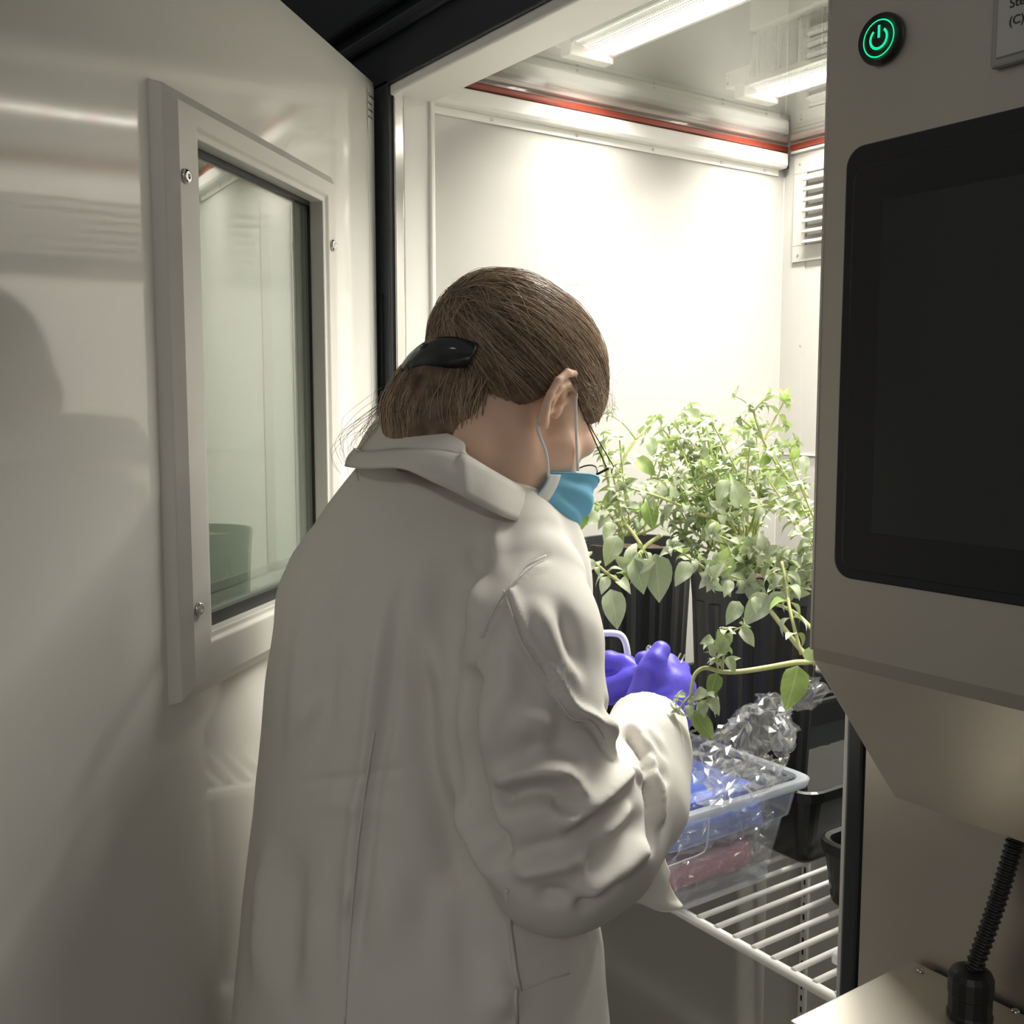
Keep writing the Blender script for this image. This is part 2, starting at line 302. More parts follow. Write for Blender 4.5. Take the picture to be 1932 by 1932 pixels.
def lamp(yc, label):
    e = empty('grow_lamp', (-1.03, yc, 2.085)); tag(e, label, 'lamp', 'LED grow lamps above the glass ceiling')
    x0, x1 = -1.44, -.62; z0 = 2.085
    L = MB().box((x0+.035, yc-.010, z0), (x1, yc+.034, z0+.004)).build('led_board', M['led']); keep(L, e)
    keep(MB().prism([(yc-.040, z0+.003), (yc-.030, z0+.10), (yc+.030, z0+.10), (yc+.040, z0+.003), (yc+.034, z0+.004), (yc-.034, z0+.004)], 0, x0+.03, x1).build('housing', M['ribs']), e)
    keep(MB().box((x0+.03, yc-.050, z0+.006), (x1, yc-.046, z0+.016)).build('edge_rail', M['lampw'], bevel=.001), e)
    keep(MB().box((x0+.03, yc+.036, z0-.002), (x1, yc+.043, z0+.008)).build('edge_rail', M['lampw'], bevel=.001), e)
    keep(MB().prism([(yc-.046, z0+.009), (yc-.010, z0-.001), (yc-.010, z0+.002), (yc-.046, z0+.012)], 0, x0+.035, x1).build('prism_lens', M['lens']), e)
    for k in range(16):
        x = x0+.05+k*.049
        keep(MB().box((x, yc-.041, z0+.012), (x+.003, yc-.030, z0+.098)).build('fin', M['lampw']), e)
    keep(MB().box((x0+.004, yc-.05, z0-.012), (x0+.030, yc+.045, z0+.012)).build('end_clip', M['trimw'], bevel=.003), e)
    bk = keep(MB().box((XL+.001, yc-.030, z0+.02), (x0+.03, yc-.006, z0+.05)).build('bracket', M['trimw'], bevel=.002), e)
    for zz in (.03, .042): sub(screw((XL+.008, yc-.030, z0+zz-.002), (0, -1, 0), .003, None), bk)
    keep(MB().box((x0+.04, yc-.052, z0+.10), (x1, yc+.052, z0+.16)).build('driver_box', M['trimw'], bevel=.004), e)
    la = area_light('led_light', ((x0+.035+x1)/2, yc+.015, z0-.003), (0, 0, 0), x1-x0-.045, .036, LED_POWER, (1, .935, .885)); la.data.spread = math.radians(128); keep(la, e)
    keep(MB().box((-1.2, yc-.01, z0+.16), (-1.16, yc+.01, ZT)).build('hanger', M['lampw']), e)
    keep(MB().box((-.8, yc-.01, z0+.16), (-.76, yc+.01, ZT)).build('hanger', M['lampw']), e)
lamp(1.145, 'LED grow lamp bar nearer to the open chamber front'); lamp(1.555, 'LED grow lamp bar over the back of the chamber')

# ------------------------------------------------------------------ open door with window
TH = math.atan((1387-966)/FPX); _dd = _fh*math.cos(TH)+CR*math.sin(TH)
DANG = math.atan2(-_dd[1], -_dd[0])        # local +x runs from hinge to free edge, local +y out of the inner face
door = empty('door_1', (-1.497, .78, 0), (0, 0, DANG)); struct(door)
# local y: rotate +90deg from x -> check it points to the camera side
sgn = 1 if (np.array([-math.sin(DANG), math.cos(DANG)]) @ (np.array([0, 0])-np.array([-1.497, .78]))) > 0 else -1
def dy(v): return sgn*v
def dbox(x0, x1, y0, y1, z0, z1): a, b = sorted((dy(y0), dy(y1))); return MB().box((x0, a, z0), (x1, b, z1))
W0, W1, WZ0, WZ1 = .257, .587, 1.262, 1.769
DT = 1.995; DW = 1.0
pb = MB()
for (x0, x1, z0, z1) in ((0, DW, .06, WZ0), (0, DW, WZ1, DT), (0, W0, WZ0, WZ1), (W1, DW, WZ0, WZ1)):
    a, b = sorted((dy(-.05), 0)); pb.box((x0, a, z0), (x1, b, z1))
pb.build('door_panel', M['doorw'], door)
dbox(.004, DW, -.075, -.0505, .05, DT+.018).build('door_outer_skin', M['black'], door, bevel=.003)
dbox(.002, DW, -.048, -.030, DT, DT+.026).build('door_top_cap', M['trimw'], door, bevel=.002)
dbox(.0005, .028, 0, .0012, .06, DT-.006).build('door_edge_flange', M['trimw'], door, bevel=.0005)
# raised window frame
def frame_ring(o, i, y0, y1, bev):
    P = []
    for (x0, x1, z0, z1, y) in ((o[0], o[1], o[2], o[3], y0), (o[0]+bev*.2, o[1]-bev*.2, o[2]+bev*.2, o[3]-bev*.2, y1*.6), (o[0]+bev, o[1]-bev, o[2]+bev, o[3]-bev, y1), (i[0]-.010, i[1]+.010, i[2]-.010, i[3]+.010, y1), (i[0]-.006, i[1]+.006, i[2]-.006, i[3]+.006, y1-.004), (i[0], i[1], i[2], i[3], y1-.004), (i[0], i[1], i[2], i[3], -.03)):
        P.append([(x0, dy(y), z0), (x1, dy(y), z0), (x1, dy(y), z1), (x0, dy(y), z1)])
    return MB().grid(P, closed_u=True)
wf = frame_ring((.208, .648, 1.197, 1.812), (W0, W1, WZ0, WZ1), 0, .022, .016).build('window_frame', M['framew'], door, bevel=.0012)
for x, z in ((.622, 1.725), (.622, 1.293), (.236, 1.715), (.236, 1.293)): screw((x, dy(.022), z), (0, dy(1), 0), .0075, wf, M['chrome'])
dbox(W0, W1, -.0505, -.014, WZ0, WZ1).build('window_backing', pmat('frosted_backing', (.78, .81, .76), .25), door)
dbox(W0+.001, W1-.001, -.007, -.004, WZ0+.001, WZ1-.001).build('window_pane', M['pane'], door)
gk = MB(); g = .006
for (x0, x1, z0, z1) in ((W0, W1, WZ0, WZ0+.014), (W0, W1, WZ1-g, WZ1), (W0, W0+.002, WZ0+.014, WZ1-g), (W1-.002, W1, WZ0+.014, WZ1-g)):
    a, b = sorted((dy(-.004), dy(.004 if z1 < WZ0+.02 else -.0005))); gk.box((x0, a, z0), (x1, b, z1))
gk.build('window_gasket', M['gasket'], door)
# double-pane spacer, plus reflected stripes set in as grey strips behind the glass
sp = MB()
for (x0, x1, z0, z1) in ((W0+.10, W0+.125, WZ0+.03, WZ1-.02), (W0+.012, W0+.02, WZ0+.03, WZ1-.01), (W0+.03, W0+.034, WZ0+.03, WZ1-.01), (W0+.02, W1, WZ0+.030, WZ0+.040)):
    a, b = sorted((dy(-.014), dy(-.0125))); sp.box((x0, a, z0), (x1, b, z1))
sp.build('spacer_reflection_strips', M['lampw'], door)
# printed rating label at the hinge-side corner
lb = MB().box((.004, min(dy(.0012), dy(.0016)), DT-.078), (.030, max(dy(.0012), dy(.0016)), DT-.012)).build('rating_label', M['trimw'], door)
TXT = pmat('print_dark', (.03, .03, .03), .6)
rx = math.pi/2
for body, size, z in (('Thermo', .0100, DT-.027), ('Model:', .0072, DT-.038), ('Serial No.:', .0064, DT-.048), ('Ref. No.:', .0060, DT-.058)):
    tz = 0 if sgn < 0 else math.pi
    text('label_text', body, size*.8, (.0285 if sgn > 0 else .006, dy(.0017), z), (rx, 0, tz), TXT, lb)

# ------------------------------------------------------------------ steel control console
con = empty('control_console', (-.2, YF, 1.15)); tag(con, 'brushed steel control console with dark touchscreen beside the opening', 'control panel')
CX0 = -.502; CY = .62; CX1 = .28
body = MB().prism([(YF-.0045, 1.181), (.735, 1.181), (.728, 1.183), (.6215, 1.312), (CY, 1.322), (CY, 1.93), (.64, 1.945), (YF-.0045, 1.945)], 0, CX0, CX1)
keep(body.build('console_body', M['steel'], bevel=.0015, seg=3), con)
keep(MB().box((CX0-.0012, CY-.0005, 1.32), (CX0+.0006, CY+.02, 1.93)).build('edge_lip', M['chrome']), con)
SX0, SX1, SZ0, SZ1 = -.4815, -.155, 1.378, 1.677
def plate(w, h, r, cx, cz, y0, y1, name, mat, bevel=0):
    P = [(cx+a, cz+b) for a, b in rrect(w, h, r)]
    o = MB().prism(P, 1, y0, y1).build(name, mat, bevel=bevel, smooth=False); return keep(o, con)
M['bezel'] = pmat('matte_black_bezel', (.012, .013, .015), .32)
M['screen'] = pmat('dark_screen', (.024, .029, .028), .16, ior=1.52)  # base colour lifted slightly to stand for reflection on the display
bz = plate(SX1-SX0, SZ1-SZ0, .014, (SX0+SX1)/2, (SZ0+SZ1)/2, CY-.004, CY+.002, 'screen_bezel', M['bezel'], .0012)
plate(SX1-SX0-.016, SZ1-SZ0-.022, .010, (SX0+SX1)/2, (SZ0+SZ1)/2-.004, CY-.0056, CY-.0035, 'screen_surround', M['bezel'], .0006).parent = None; sub(bpy.data.objects['screen_surround'], bz)
sub(MB().box((-.449, CY-.0062, 1.413), (-.19, CY-.0055, 1.637)).build('display', M['screen']), bz)
# power button
PX, PZ = -.4575, 1.7435
M['green'] = pmat('green_led', (.0, .2, .08), .4, emit=(.0, 1, .33, 1.1))
bt = MB().lathe((PX, CY, PZ), (0, -1, 0), [(.0168, -.002), (.0168, .003), (.0155, .0058), (.0150, .0060), (.0138, .0045), (.0002, .0045)], 40).build('power_button', pmat('button_black', (.012, .014, .016), .28), smooth=True)
keep(bt, con)
ringm = MB(); n_ = 48
def arc(r0, r1, a0, a1, y, nseg):
    P = [[(PX+r*math.sin(math.radians(a)), y, PZ+r*math.cos(math.radians(a))) for r in (r0, r1)] for a in np.linspace(a0, a1, nseg)]
    ringm.grid(P)
arc(.0113, .0121, 0, 360, CY-.0049, 60); arc(.0056, .0072, 38, 322, CY-.0049, 40)
ringm.box((PX-.0008, CY-.0049, PZ+.0005), (PX+.0008, CY-.0046, PZ+.0085))
bt2 = ringm.build('power_symbol', M['green']); sub(bt2, bt)
# clear sleeve with printed card, cut by the picture edge
e = empty('card_holder', (-.33, CY, 1.72)); tag(e, 'white printed card in a clear holder on the console', 'card')
keep(MB().box((-.377, CY-.0060, 1.703), (-.22, CY, 1.80)).build('holder_back', pmat('milky_plastic', (.36, .36, .34), .3), bevel=.002), e)
cd_ = keep(MB().box((-.372, CY-.0075, 1.708), (-.225, CY-.0058, 1.80)).build('card', pmat('card_white', (.50, .50, .47), .45), bevel=.0004), e)
text('card_text', 'Steri', .0075, (-.3645, CY-.0077, 1.7345), (rx, 0, 0), TXT, None).name = 'card_text'
sub(bpy.data.objects['card_text'], cd_)
t2 = text('card_text_line', '(C) Th', .0072, (-.3645, CY-.0077, 1.7245), (rx, 0, 0), TXT, None); sub(t2, cd_)

# lower junction shelf and conduit
bx = empty('junction_box', (-.2, .70, .55)); tag(bx, 'brushed steel service box with screws below the console', 'box')
ZB = 1.0157
bb_ = keep(MB().box((-.521, .63, .5), (.28, YF-.010, ZB)).build('box_body', M['steelx'], bevel=.0015), bx)
keep(MB().box((-.500, YF-.010, .5), (.28, YF-.004, ZB-.001)).build('back_gap', M['gasket']), bx)
for x, y in ((-.505, .779), (-.425, .788)): sub(screw((x, y, ZB), (0, 0, 1), .0035, None), bb_)
cb = empty('conduit_cable', (-.46, .72, ZB)); tag(cb, 'black corrugated conduit cable rising from a threaded gland', 'cable')
p0 = on(1806, 1845, 2, ZB+.022); gb = on(1806, 1925, 2, ZB)
GX, GY = gb[0]+.003, gb[1]+.012
prof = [(.0175, 0), (.0175, .004), (.0165, .006), (.0165, .019), (.0172, .020), (.0172, .034), (.0150, .0385), (.0125, .040), (.010, .041)]
keep(MB().lathe((GX, GY, ZB), (0, 0, 1), prof, 18).build('cable_gland', M['gasket'], smooth=False, bevel=.0006), cb)
top = np.array([GX+.012, GY+.045, 1.190]); base = np.array([GX, GY, ZB+.036]); mid = (top+base)/2+np.array([.000, .006, 0])
pts, rad = [], []
for i in range(121):
    t = i/120; p = (1-t)**2*base+2*t*(1-t)*(2*mid-.5*(top+base))+t*t*top; pts.append(p); rad.append(.0066+.0011*(1 if (i % 4) < 2 else -1)*.6)
keep(MB().tube(pts, rad, 12).build('conduit', M['gasket'], smooth=False), cb)
# ------------------------------------------------------------------ signed-distance meshing (smooth continuous surfaces)
def rc(P, a, b, ra, rb):
    a = np.asarray(a, float); ab = np.asarray(b, float)-a; t = np.clip(((P-a)@ab)/(ab@ab), 0, 1)
    return np.linalg.norm(P-a-t[:, None]*ab, axis=1)-(ra+t*(rb-ra))
def chain(P, pts, k=.01):
    f = None
    for (a, ra), (b, rb) in zip(pts[:-1], pts[1:]):
        g = rc(P, a, b, ra, rb); f = g if f is None else smin(f, g, k)
    return f
def ell(P, c, r, ax=None):
    q = P-np.asarray(c, float)
    if ax is not None: q = q@np.asarray(ax).T
    r = np.asarray(r, float); k0 = np.linalg.norm(q/r, axis=1); k1 = np.linalg.norm(q/(r*r), axis=1)
    return k0*(k0-1)/(k1+1e-9)
def smin(a, b, k):
    h = np.clip(.5+.5*(b-a)/k, 0, 1); return b*(1-h)+a*h-k*h*(1-h)
def smax(a, b, k): return -smin(-a, -b, k)
def surface_net(fn, lo, hi, h):
    lo = np.array(lo, float); n = np.ceil((np.array(hi)-lo)/h).astype(int)+1
    ax = [lo[i]+h*np.arange(n[i]) for i in range(3)]
    B = 8; nb_ = (n+B-1)//B; I = np.stack(np.meshgrid(*[np.arange(k) for k in nb_], indexing='ij'), -1).reshape(-1, 3)
    fc = fn(lo+h*(I*B+(B-1)/2)); G = np.empty(nb_*B, np.float32); G[:] = np.repeat(np.repeat(np.repeat(fc.reshape(nb_), B, 0), B, 1), B, 2)
    near = I[np.abs(fc) < h*B*1.25]                 # only blocks near the surface are sampled finely
    o_ = np.stack(np.meshgrid(*[np.arange(B)]*3, indexing='ij'), -1).reshape(-1, 3)
    for s_ in range(0, len(near), 400):
        J = (near[s_:s_+400, None, :]*B+o_[None]).reshape(-1, 3); G[J[:, 0], J[:, 1], J[:, 2]] = fn(lo+h*J)
    G = G[:n[0], :n[1], :n[2]]
    S = G < 0; c = tuple(k-1 for k in n)
    acc = np.zeros(c+(3,), np.float32); cnt = np.zeros(c, np.float32)
    offs = [(0, 0), (0, 1), (1, 0), (1, 1)]
    for a in range(3):
        o = [k for k in range(3) if k != a]
        for u, v in offs:
            s0 = [None]*3; s1 = [None]*3
            s0[a] = slice(0, c[a]); s1[a] = slice(1, c[a]+1)
            for kk, d in zip(o, (u, v)): s0[kk] = slice(d, c[kk]+d); s1[kk] = slice(d, c[kk]+d)
            g0 = G[tuple(s0)]; g1 = G[tuple(s1)]; x = (g0 < 0) != (g1 < 0)
            t = np.where(x, g0/np.where(x, g0-g1, 1), 0)
            cnt += x; acc[..., a] += t*x
            acc[..., o[0]] += u*x; acc[..., o[1]] += v*x
    act = cnt > 0; idx = -np.ones(c, np.int64); idx[act] = np.arange(act.sum())
    I = np.argwhere(act); V = lo+h*(I+acc[act]/cnt[act][:, None])
    F = []
    for a in range(3):
        o = [k for k in range(3) if k != a]
        s0 = [slice(1, c[k]) for k in range(3)]; s1 = list(s0); s0[a] = slice(0, c[a]); s1[a] = slice(1, c[a]+1)
        A = S[tuple(s0)]; B = S[tuple(s1)]; E = np.argwhere(A != B); flip = A[A != B]
        E = E+np.array([0 if k == a else 1 for k in range(3)])
        def cell(du, dv):
            q = E.copy(); q[:, o[0]] -= du; q[:, o[1]] -= dv; return idx[q[:, 0], q[:, 1], q[:, 2]]
        Q = np.stack([cell(0, 0), cell(1, 0), cell(1, 1), cell(0, 1)], 1)
        fl_ = flip if a != 1 else ~flip
        Q[~fl_] = Q[~fl_][:, ::-1]; F.append(Q)
    F = np.concatenate(F); F = F[(F >= 0).all(1)]
    return V, F
def vnormals(V, F):
    n = np.cross(V[F[:, 2]]-V[F[:, 0]], V[F[:, 3]]-V[F[:, 1]]); N = np.zeros_like(V)
    for k in range(4): np.add.at(N, F[:, k], n)
    return N/(np.linalg.norm(N, axis=1, keepdims=True)+1e-12)
def relax(V, F, it=2, lam=.5):
    e = np.concatenate([F[:, [0, 1]], F[:, [1, 2]], F[:, [2, 3]], F[:, [3, 0]]])
    for _ in range(it):
        S_ = np.zeros_like(V); C_ = np.zeros(len(V))
        np.add.at(S_, e[:, 0], V[e[:, 1]]); np.add.at(C_, e[:, 0], 1); V = V+lam*(S_/np.maximum(C_, 1)[:, None]-V)
    return V
def vnoise(P, s, seed=0):      # smooth value noise
    r = np.random.default_rng(seed); T = r.random((32, 32, 32)); q = P/s; i = np.floor(q).astype(int); f = q-i; f = f*f*(3-2*f); o = 0
    for a in (0, 1):
        for b_ in (0, 1):
            for c_ in (0, 1):
                w = (f[:, 0] if a else 1-f[:, 0])*(f[:, 1] if b_ else 1-f[:, 1])*(f[:, 2] if c_ else 1-f[:, 2])
                o = o+w*T[(i[:, 0]+a) % 32, (i[:, 1]+b_) % 32, (i[:, 2]+c_) % 32]
    return o-.5

# ------------------------------------------------------------------ the person
M['cloth'] = pmat('lab_coat_cotton', (.72, .695, .66), .85, spec=.25, bump=dict(scale=900, strength=.25, dist=.0006, detail=2))
M['skin'] = pmat('skin', (.82, .56, .43), .5, sss=.25, spec=.35, var=(28, .07), bump=dict(scale=260, strength=.12, dist=.0008))
M['glove'] = pmat('nitrile_violet', (.085, .06, .60), .42, sss=.0, spec=.45, bump=dict(scale=120, strength=.35, dist=.0015, detail=4))
M['maskb'] = pmat('mask_blue', (.17, .48, .70), .75, bump=dict(scale=500, strength=.2, dist=.0005))
M['maskw'] = pmat('mask_white', (.74, .76, .76), .75)
M['clip'] = pmat('black_clip', (.022, .026, .030), .16, spec=.6)
M['wire'] = pmat('glasses_wire', (.05, .03, .025), .25, metal=.7)
person = empty('person', (-.98, .56, 0)); tag(person, 'person in a white lab coat leaning into the chamber, brown hair clipped back', 'person')
FD = math.radians(30)
def facing(phi): return math.cos(phi)*_fh+math.sin(phi)*CR, math.cos(phi)*CR-math.sin(phi)*_fh
# torso rings: image row, left edge, right edge, depth, depth/width ratio
RINGS = [(800, 800, 850, 1.13, .8), (830, 745, 895, 1.12, .8), (858, 692, 948, 1.12, .74), (885, 662, 986, 1.12, .68), (910, 641, 1012, 1.12, .63), (960, 603, 1046, 1.12, .58), (1010, 572, 1068, 1.12, .60), (1060, 547, 1080, 1.12, .63), (1120, 523, 1090, 1.12, .66),
         (1200, 503, 1098, 1.12, .68), (1300, 489, 1098, 1.12, .69), (1400, 479, 1096, 1.12, .69), (1500, 467, 1100, 1.12, .69), (1600, 456, 1108, 1.12, .69), (1735, 441, 1130, 1.12, .70), (1850, 429, 1142, 1.12, .71), (1932, 421, 1150, 1.12, .72), (2150, 405, 1165, 1.12, .73), (2450, 395, 1180, 1.12, .74)]
rz, rcx, rcy, ra_, rb_ = [], [], [], [], []
for (y, l, r, d, k) in RINGS:
    c = at((l+r)/2, y, d); half = (r-l)/2/FPX*d; a = half/math.sqrt(math.cos(FD)**2+k*k*math.sin(FD)**2)
    rz.append(c[2]); rcx.append(c[0]); rcy.append(c[1]); ra_.append(a); rb_.append(a*k)
rz, rcx, rcy, ra_, rb_ = [np.array(q[::-1]) for q in (rz, rcx, rcy, ra_, rb_)]
tf, tr_ = facing(FD)
def f_torso(P):
    z = P[:, 2]; cx, cy, a, b_ = [np.interp(z, rz, q) for q in (rcx, rcy, ra_, rb_)]
    qx = P[:, 0]-cx; qy = P[:, 1]-cy; r = qx*tr_[0]+qy*tr_[1]; w = qx*tf[0]+qy*tf[1]
    rho = np.sqrt((r/a)**2+(w/b_)**2)+1e-6; f = rho*(rho-1)/np.sqrt(r*r/a**4+w*w/b_**4+1e-9)
    f = smax(f, z-rz[-1], .01); return smax(f, rz[0]-z, .004)
SLV = [(at(1004, 1102, 1.04), .054), (at(1000, 1210, 1.0), .066), (at(1004, 1360, .985), .069), (at(1018, 1500, .975), .068), (at(1052, 1612, .975), .066)]
FOR = [(at(1052, 1612, .975), .066), (at(1110, 1575, 1.0), .068), (at(1180, 1500, 1.04), .060), (at(1215, 1420, 1.075), .045), (at(1228, 1355, 1.115), .036), (at(1236, 1300, 1.14), .034)]
cut_c = at(1226, 1352, 1.11); cut_n = at(1240, 1290, 1.16)-at(1215, 1420, 1.075); cut_n /= np.linalg.norm(cut_n)
LSL = [(at(622, 1130, 1.17), .055), (at(720, 1320, 1.28), .056), (at(860, 1470, 1.34), .056), (at(990, 1390, 1.31), .05), (at(1095, 1300, 1.27), .037)]
def f_coat(P):
    f = f_torso(P)
    s = chain(P, SLV, .02); g = chain(P, FOR, .02); g = smax(g, (P-cut_c)@cut_n, .0015)
    s = smin(s, g, .022); l = chain(P, LSL, .02)
    f = smin(f, ell(P, at(1030, 1130, 1.12), (.05, .05, .11)), .02)
    f = smin(f, l, .02); return smin(f, s, .012)
V, F = surface_net(f_coat, (-1.50, .15, .48), (-.55, 1.06, 1.52), .0034)
V = relax(V, F, 2, .5); N = vnormals(V, F)
if np.mean(np.einsum('ij,ij->i', N, V-V.mean(0))) < 0: F = F[:, ::-1]; N = -N
# visible-side lookup: image point -> nearest coat surface point
def proj(Q):
    q = Q-CC; d = q@CF; return np.stack([966+FPX*(q@CR)/d, 966-FPX*(q@CU)/d], 1), d
_pp, _dd_ = proj(V); _front = np.einsum('ij,ij->i', N, CC-V) > 0
def surf_pt(x, y, sleeve=None):
    m = _front & (np.abs(_pp[:, 0]-x) < 9) & (np.abs(_pp[:, 1]-y) < 9)
    if not m.any():
        m = _front; j = np.argmin(np.hypot(_pp[m, 0]-x, _pp[m, 1]-y)); return V[m][j]
    dd = _dd_[m]; j = np.argmin(dd+.0005*np.hypot(_pp[m, 0]-x, _pp[m, 1]-y)); return at(x, y, dd[j])
# folds: polyline on the cloth, half width (m), height (m): + ridge, - valley; a pair makes a lapped crease
FOLDS = [
 ([(768, 1035), (738, 1130), (722, 1230), (706, 1380), (690, 1480), (674, 1600), (661, 1750), (650, 1932)], .012, .0060, .3),
 ([(778, 1035), (750, 1130), (737, 1230), (722, 1380), (703, 1480), (688, 1600), (674, 1750), (662, 1932)], .009, -.0065, .3),
 ([(850, 1030), (845, 1100), (836, 1200), (815, 1290)], .020, -.010, .5), ([(806, 1160), (829, 1296), (838, 1430), (867, 1538), (919, 1633), (962, 1720)], .012, .0085, .2),
 ([(785, 1170), (806, 1300), (815, 1433), (840, 1560), (862, 1660), (892, 1776), (945, 1932)], .020, -.013, .2),
 ([(845, 1640), (885, 1740), (925, 1840), (965, 1932)], .017, .008, .2),
 ([(905, 1060), (895, 1120), (880, 1200)], .014, .006, .5), ([(936, 965), (930, 1050), (946, 1100)], .010, .008, .5), ([(915, 1000), (905, 1060), (885, 1110)], .012, -.007, .5),
 ([(600, 1060), (575, 1180), (560, 1330), (545, 1500)], .020, .005, .5), ([(640, 1060), (622, 1200), (612, 1330), (590, 1500)], .016, -.004, .5),
 ([(610, 1290), (585, 1345), (565, 1410)], .008, .004, .5), ([(655, 1010), (640, 1090), (632, 1180)], .014, .004, .5),
 ([(505, 1560), (495, 1720), (480, 1900)], .02, .006, .4), ([(560, 1560), (545, 1720), (530, 1932)], .024, -.006, .4), ([(600, 1600), (590, 1760), (575, 1932)], .018, .004, .5),
 ([(740, 1600), (735, 1720), (728, 1850)], .02, .004, .5), ([(790, 1560), (800, 1700), (815, 1860)], .016, -.004, .5),
 ([(690, 1632), (670, 1680), (655, 1740)], .006, .004, .5), ([(520, 1478), (600, 1474), (690, 1462), (790, 1445)], .004, -.0016, .3), ([(560, 1525), (660, 1518), (760, 1540)], .010, .002, .5),
 ([(430, 960+60), (560, 1005), (650, 985)], .010, .002, .5), ([(700, 905), (800, 920), (900, 950)], .010, .003, .5), ([(760, 880), (850, 905), (940, 955)], .007, -.003, .4),
 # armhole seam
 ([(1046, 1040), (1010, 1058), (985, 1075), (955, 1115), (925, 1165), (902, 1215), (886, 1290), (877, 1400)], .004, -.0045, .1),
 ([(1046, 1050), (1012, 1068), (990, 1085), (962, 1122), (932, 1172), (910, 1220), (894, 1290), (885, 1400)], .006, .0035, .1),
 ([(888, 1250), (878, 1340), (878, 1440), (900, 1540), (915, 1600)], .012, -.014, .1),
 # sleeve
 ([(950, 1114), (982, 1207), (1019, 1263), (1061, 1333), (1081, 1357), (1114, 1362), (1138, 1390), (1140, 1431), (1181, 1438), (1195, 1467), (1226, 1490)], .0035, -.0040, .05),
 ([(958, 1110), (992, 1203), (1029, 1257), (1069, 1325), (1088, 1347), (1120, 1352), (1148, 1384), (1150, 1423), (1186, 1430), (1204, 1461), (1232, 1482)], .006, .0050, .05),
 ([(924, 1519), (971, 1495), (1020, 1488), (1057, 1488), (1074, 1508), (1058, 1540)], .010, -.016, .15), ([(930, 1500), (971, 1472), (1020, 1464), (1062, 1466), (1088, 1490), (1080, 1530)], .012, .010, .15),
 ([(1038, 1571), (1072, 1548), (1114, 1520), (1160, 1484), (1205, 1440)], .010, .011, .2), ([(1050, 1590), (1100, 1555), (1150, 1520), (1200, 1480)], .010, -.008, .3),
 ([(957, 1650), (1000, 1638), (1050, 1628), (1114, 1614)], .009, .007, .3), ([(950, 1625), (1000, 1612), (1050, 1600), (1100, 1590)], .010, -.007, .4), ([(1000, 1690), (1050, 1688), (1090, 1692)], .008, -.006, .4),
 ([(1086, 1697), (1125, 1668), (1170, 1635), (1229, 1584)], .009, .008, .2), ([(1075, 1720), (1130, 1690), (1180, 1655)], .008, -.006, .3), ([(1100, 1650), (1140, 1615), (1190, 1560), (1225, 1520)], .010, -.008, .3),
 ([(1120, 1590), (1165, 1555), (1200, 1510)], .008, .006, .3), ([(955, 1350), (1000, 1372), (1060, 1366)], .018, .006, .4), ([(950, 1395), (1010, 1420), (1075, 1412), (1120, 1440)], .016, -.008, .4),
 ([(985, 1430), (1040, 1440), (1090, 1460)], .010, .006, .4), ([(1000, 1120), (1030, 1190), (1070, 1270), (1100, 1330)], .012, .007, .3), ([(1040, 1110), (1065, 1160), (1075, 1230), (1105, 1290)], .010, -.006, .4),
 ([(960, 1180), (962, 1280), (955, 1400)], .012, .005, .4), ([(920, 1260), (925, 1380), (935, 1470)], .014, .006, .4), ([(935, 1560), (938, 1610), (950, 1640)], .010, -.010, .3),
 ([(1142, 1325), (1155, 1345), (1179, 1373), (1216, 1410), (1229, 1473)], .006, -.008, .2), ([(1160, 1335), (1190, 1365), (1226, 1402), (1240, 1465)], .007, .006, .2),
 ([(1204, 1398), (1247, 1426), (1260, 1488)], .005, -.005, .3), ([(1190, 1350), (1230, 1372), (1262, 1420)], .005, .003, .4), ([(1215, 1440), (1235, 1500), (1238, 1570), (1230, 1620)], .006, -.010, .2), ([(1228, 1440), (1248, 1500), (1252, 1560)], .006, .006, .2),
 ([(1200, 1372), (1240, 1400), (1272, 1440)], .004, -.003, .4), ([(1130, 1352), (1150, 1365), (1160, 1400)], .008, .007, .4),
]
D = np.zeros(len(V))
for pl_, w, hgt, taper in FOLDS:
    # resample and pin to the cloth
    pl_ = [np.array(p, float) for p in pl_]; q = []
    for a, b in zip(pl_[:-1], pl_[1:]):
        k = max(2, int(np.hypot(*(b-a))/14))
        for i in range(k): q.append(a+(b-a)*i/k)
    q.append(pl_[-1]); W = np.array([surf_pt(*p) for p in q]); n_ = len(W)
    if n_ > 4:                                   # smooth the depth jumps
        for _ in range(3): W[1:-1] = .25*W[:-2]+.5*W[1:-1]+.25*W[2:]
    lo, hi = W.min(0)-3*w, W.max(0)+3*w; sel = np.where(((V > lo) & (V < hi)).all(1))[0]
    if not len(sel): continue
    best = np.full(len(sel), 9.); amp = np.zeros(len(sel))
    for i in range(n_-1):
        ab = W[i+1]-W[i]; L = ab@ab+1e-12; t = np.clip(((V[sel]-W[i])@ab)/L, 0, 1); d = np.linalg.norm(V[sel]-W[i]-t[:, None]*ab, axis=1)
        s = (i+t)/(n_-1); A = np.clip(np.minimum(s, 1-s)/max(taper, .02), 0, 1); A = A*A*(3-2*A)
        b_ = d < best; best[b_] = d[b_]; amp[b_] = A[b_]
    D[sel] += (1.8 if pl_[0][0] > 900 else 1.9)*hgt*amp*np.exp(-(best/w)**2)
D += .0035*vnoise(V*np.array([1, 1, .45]), .055, 3)+.0016*vnoise(V*np.array([1, 1, .6]), .022, 5)
V = V+N*D[:, None]; V = relax(V, F, 1, .35)
coat = npmesh('lab_coat', V, F, M['cloth']); keep(coat, person)

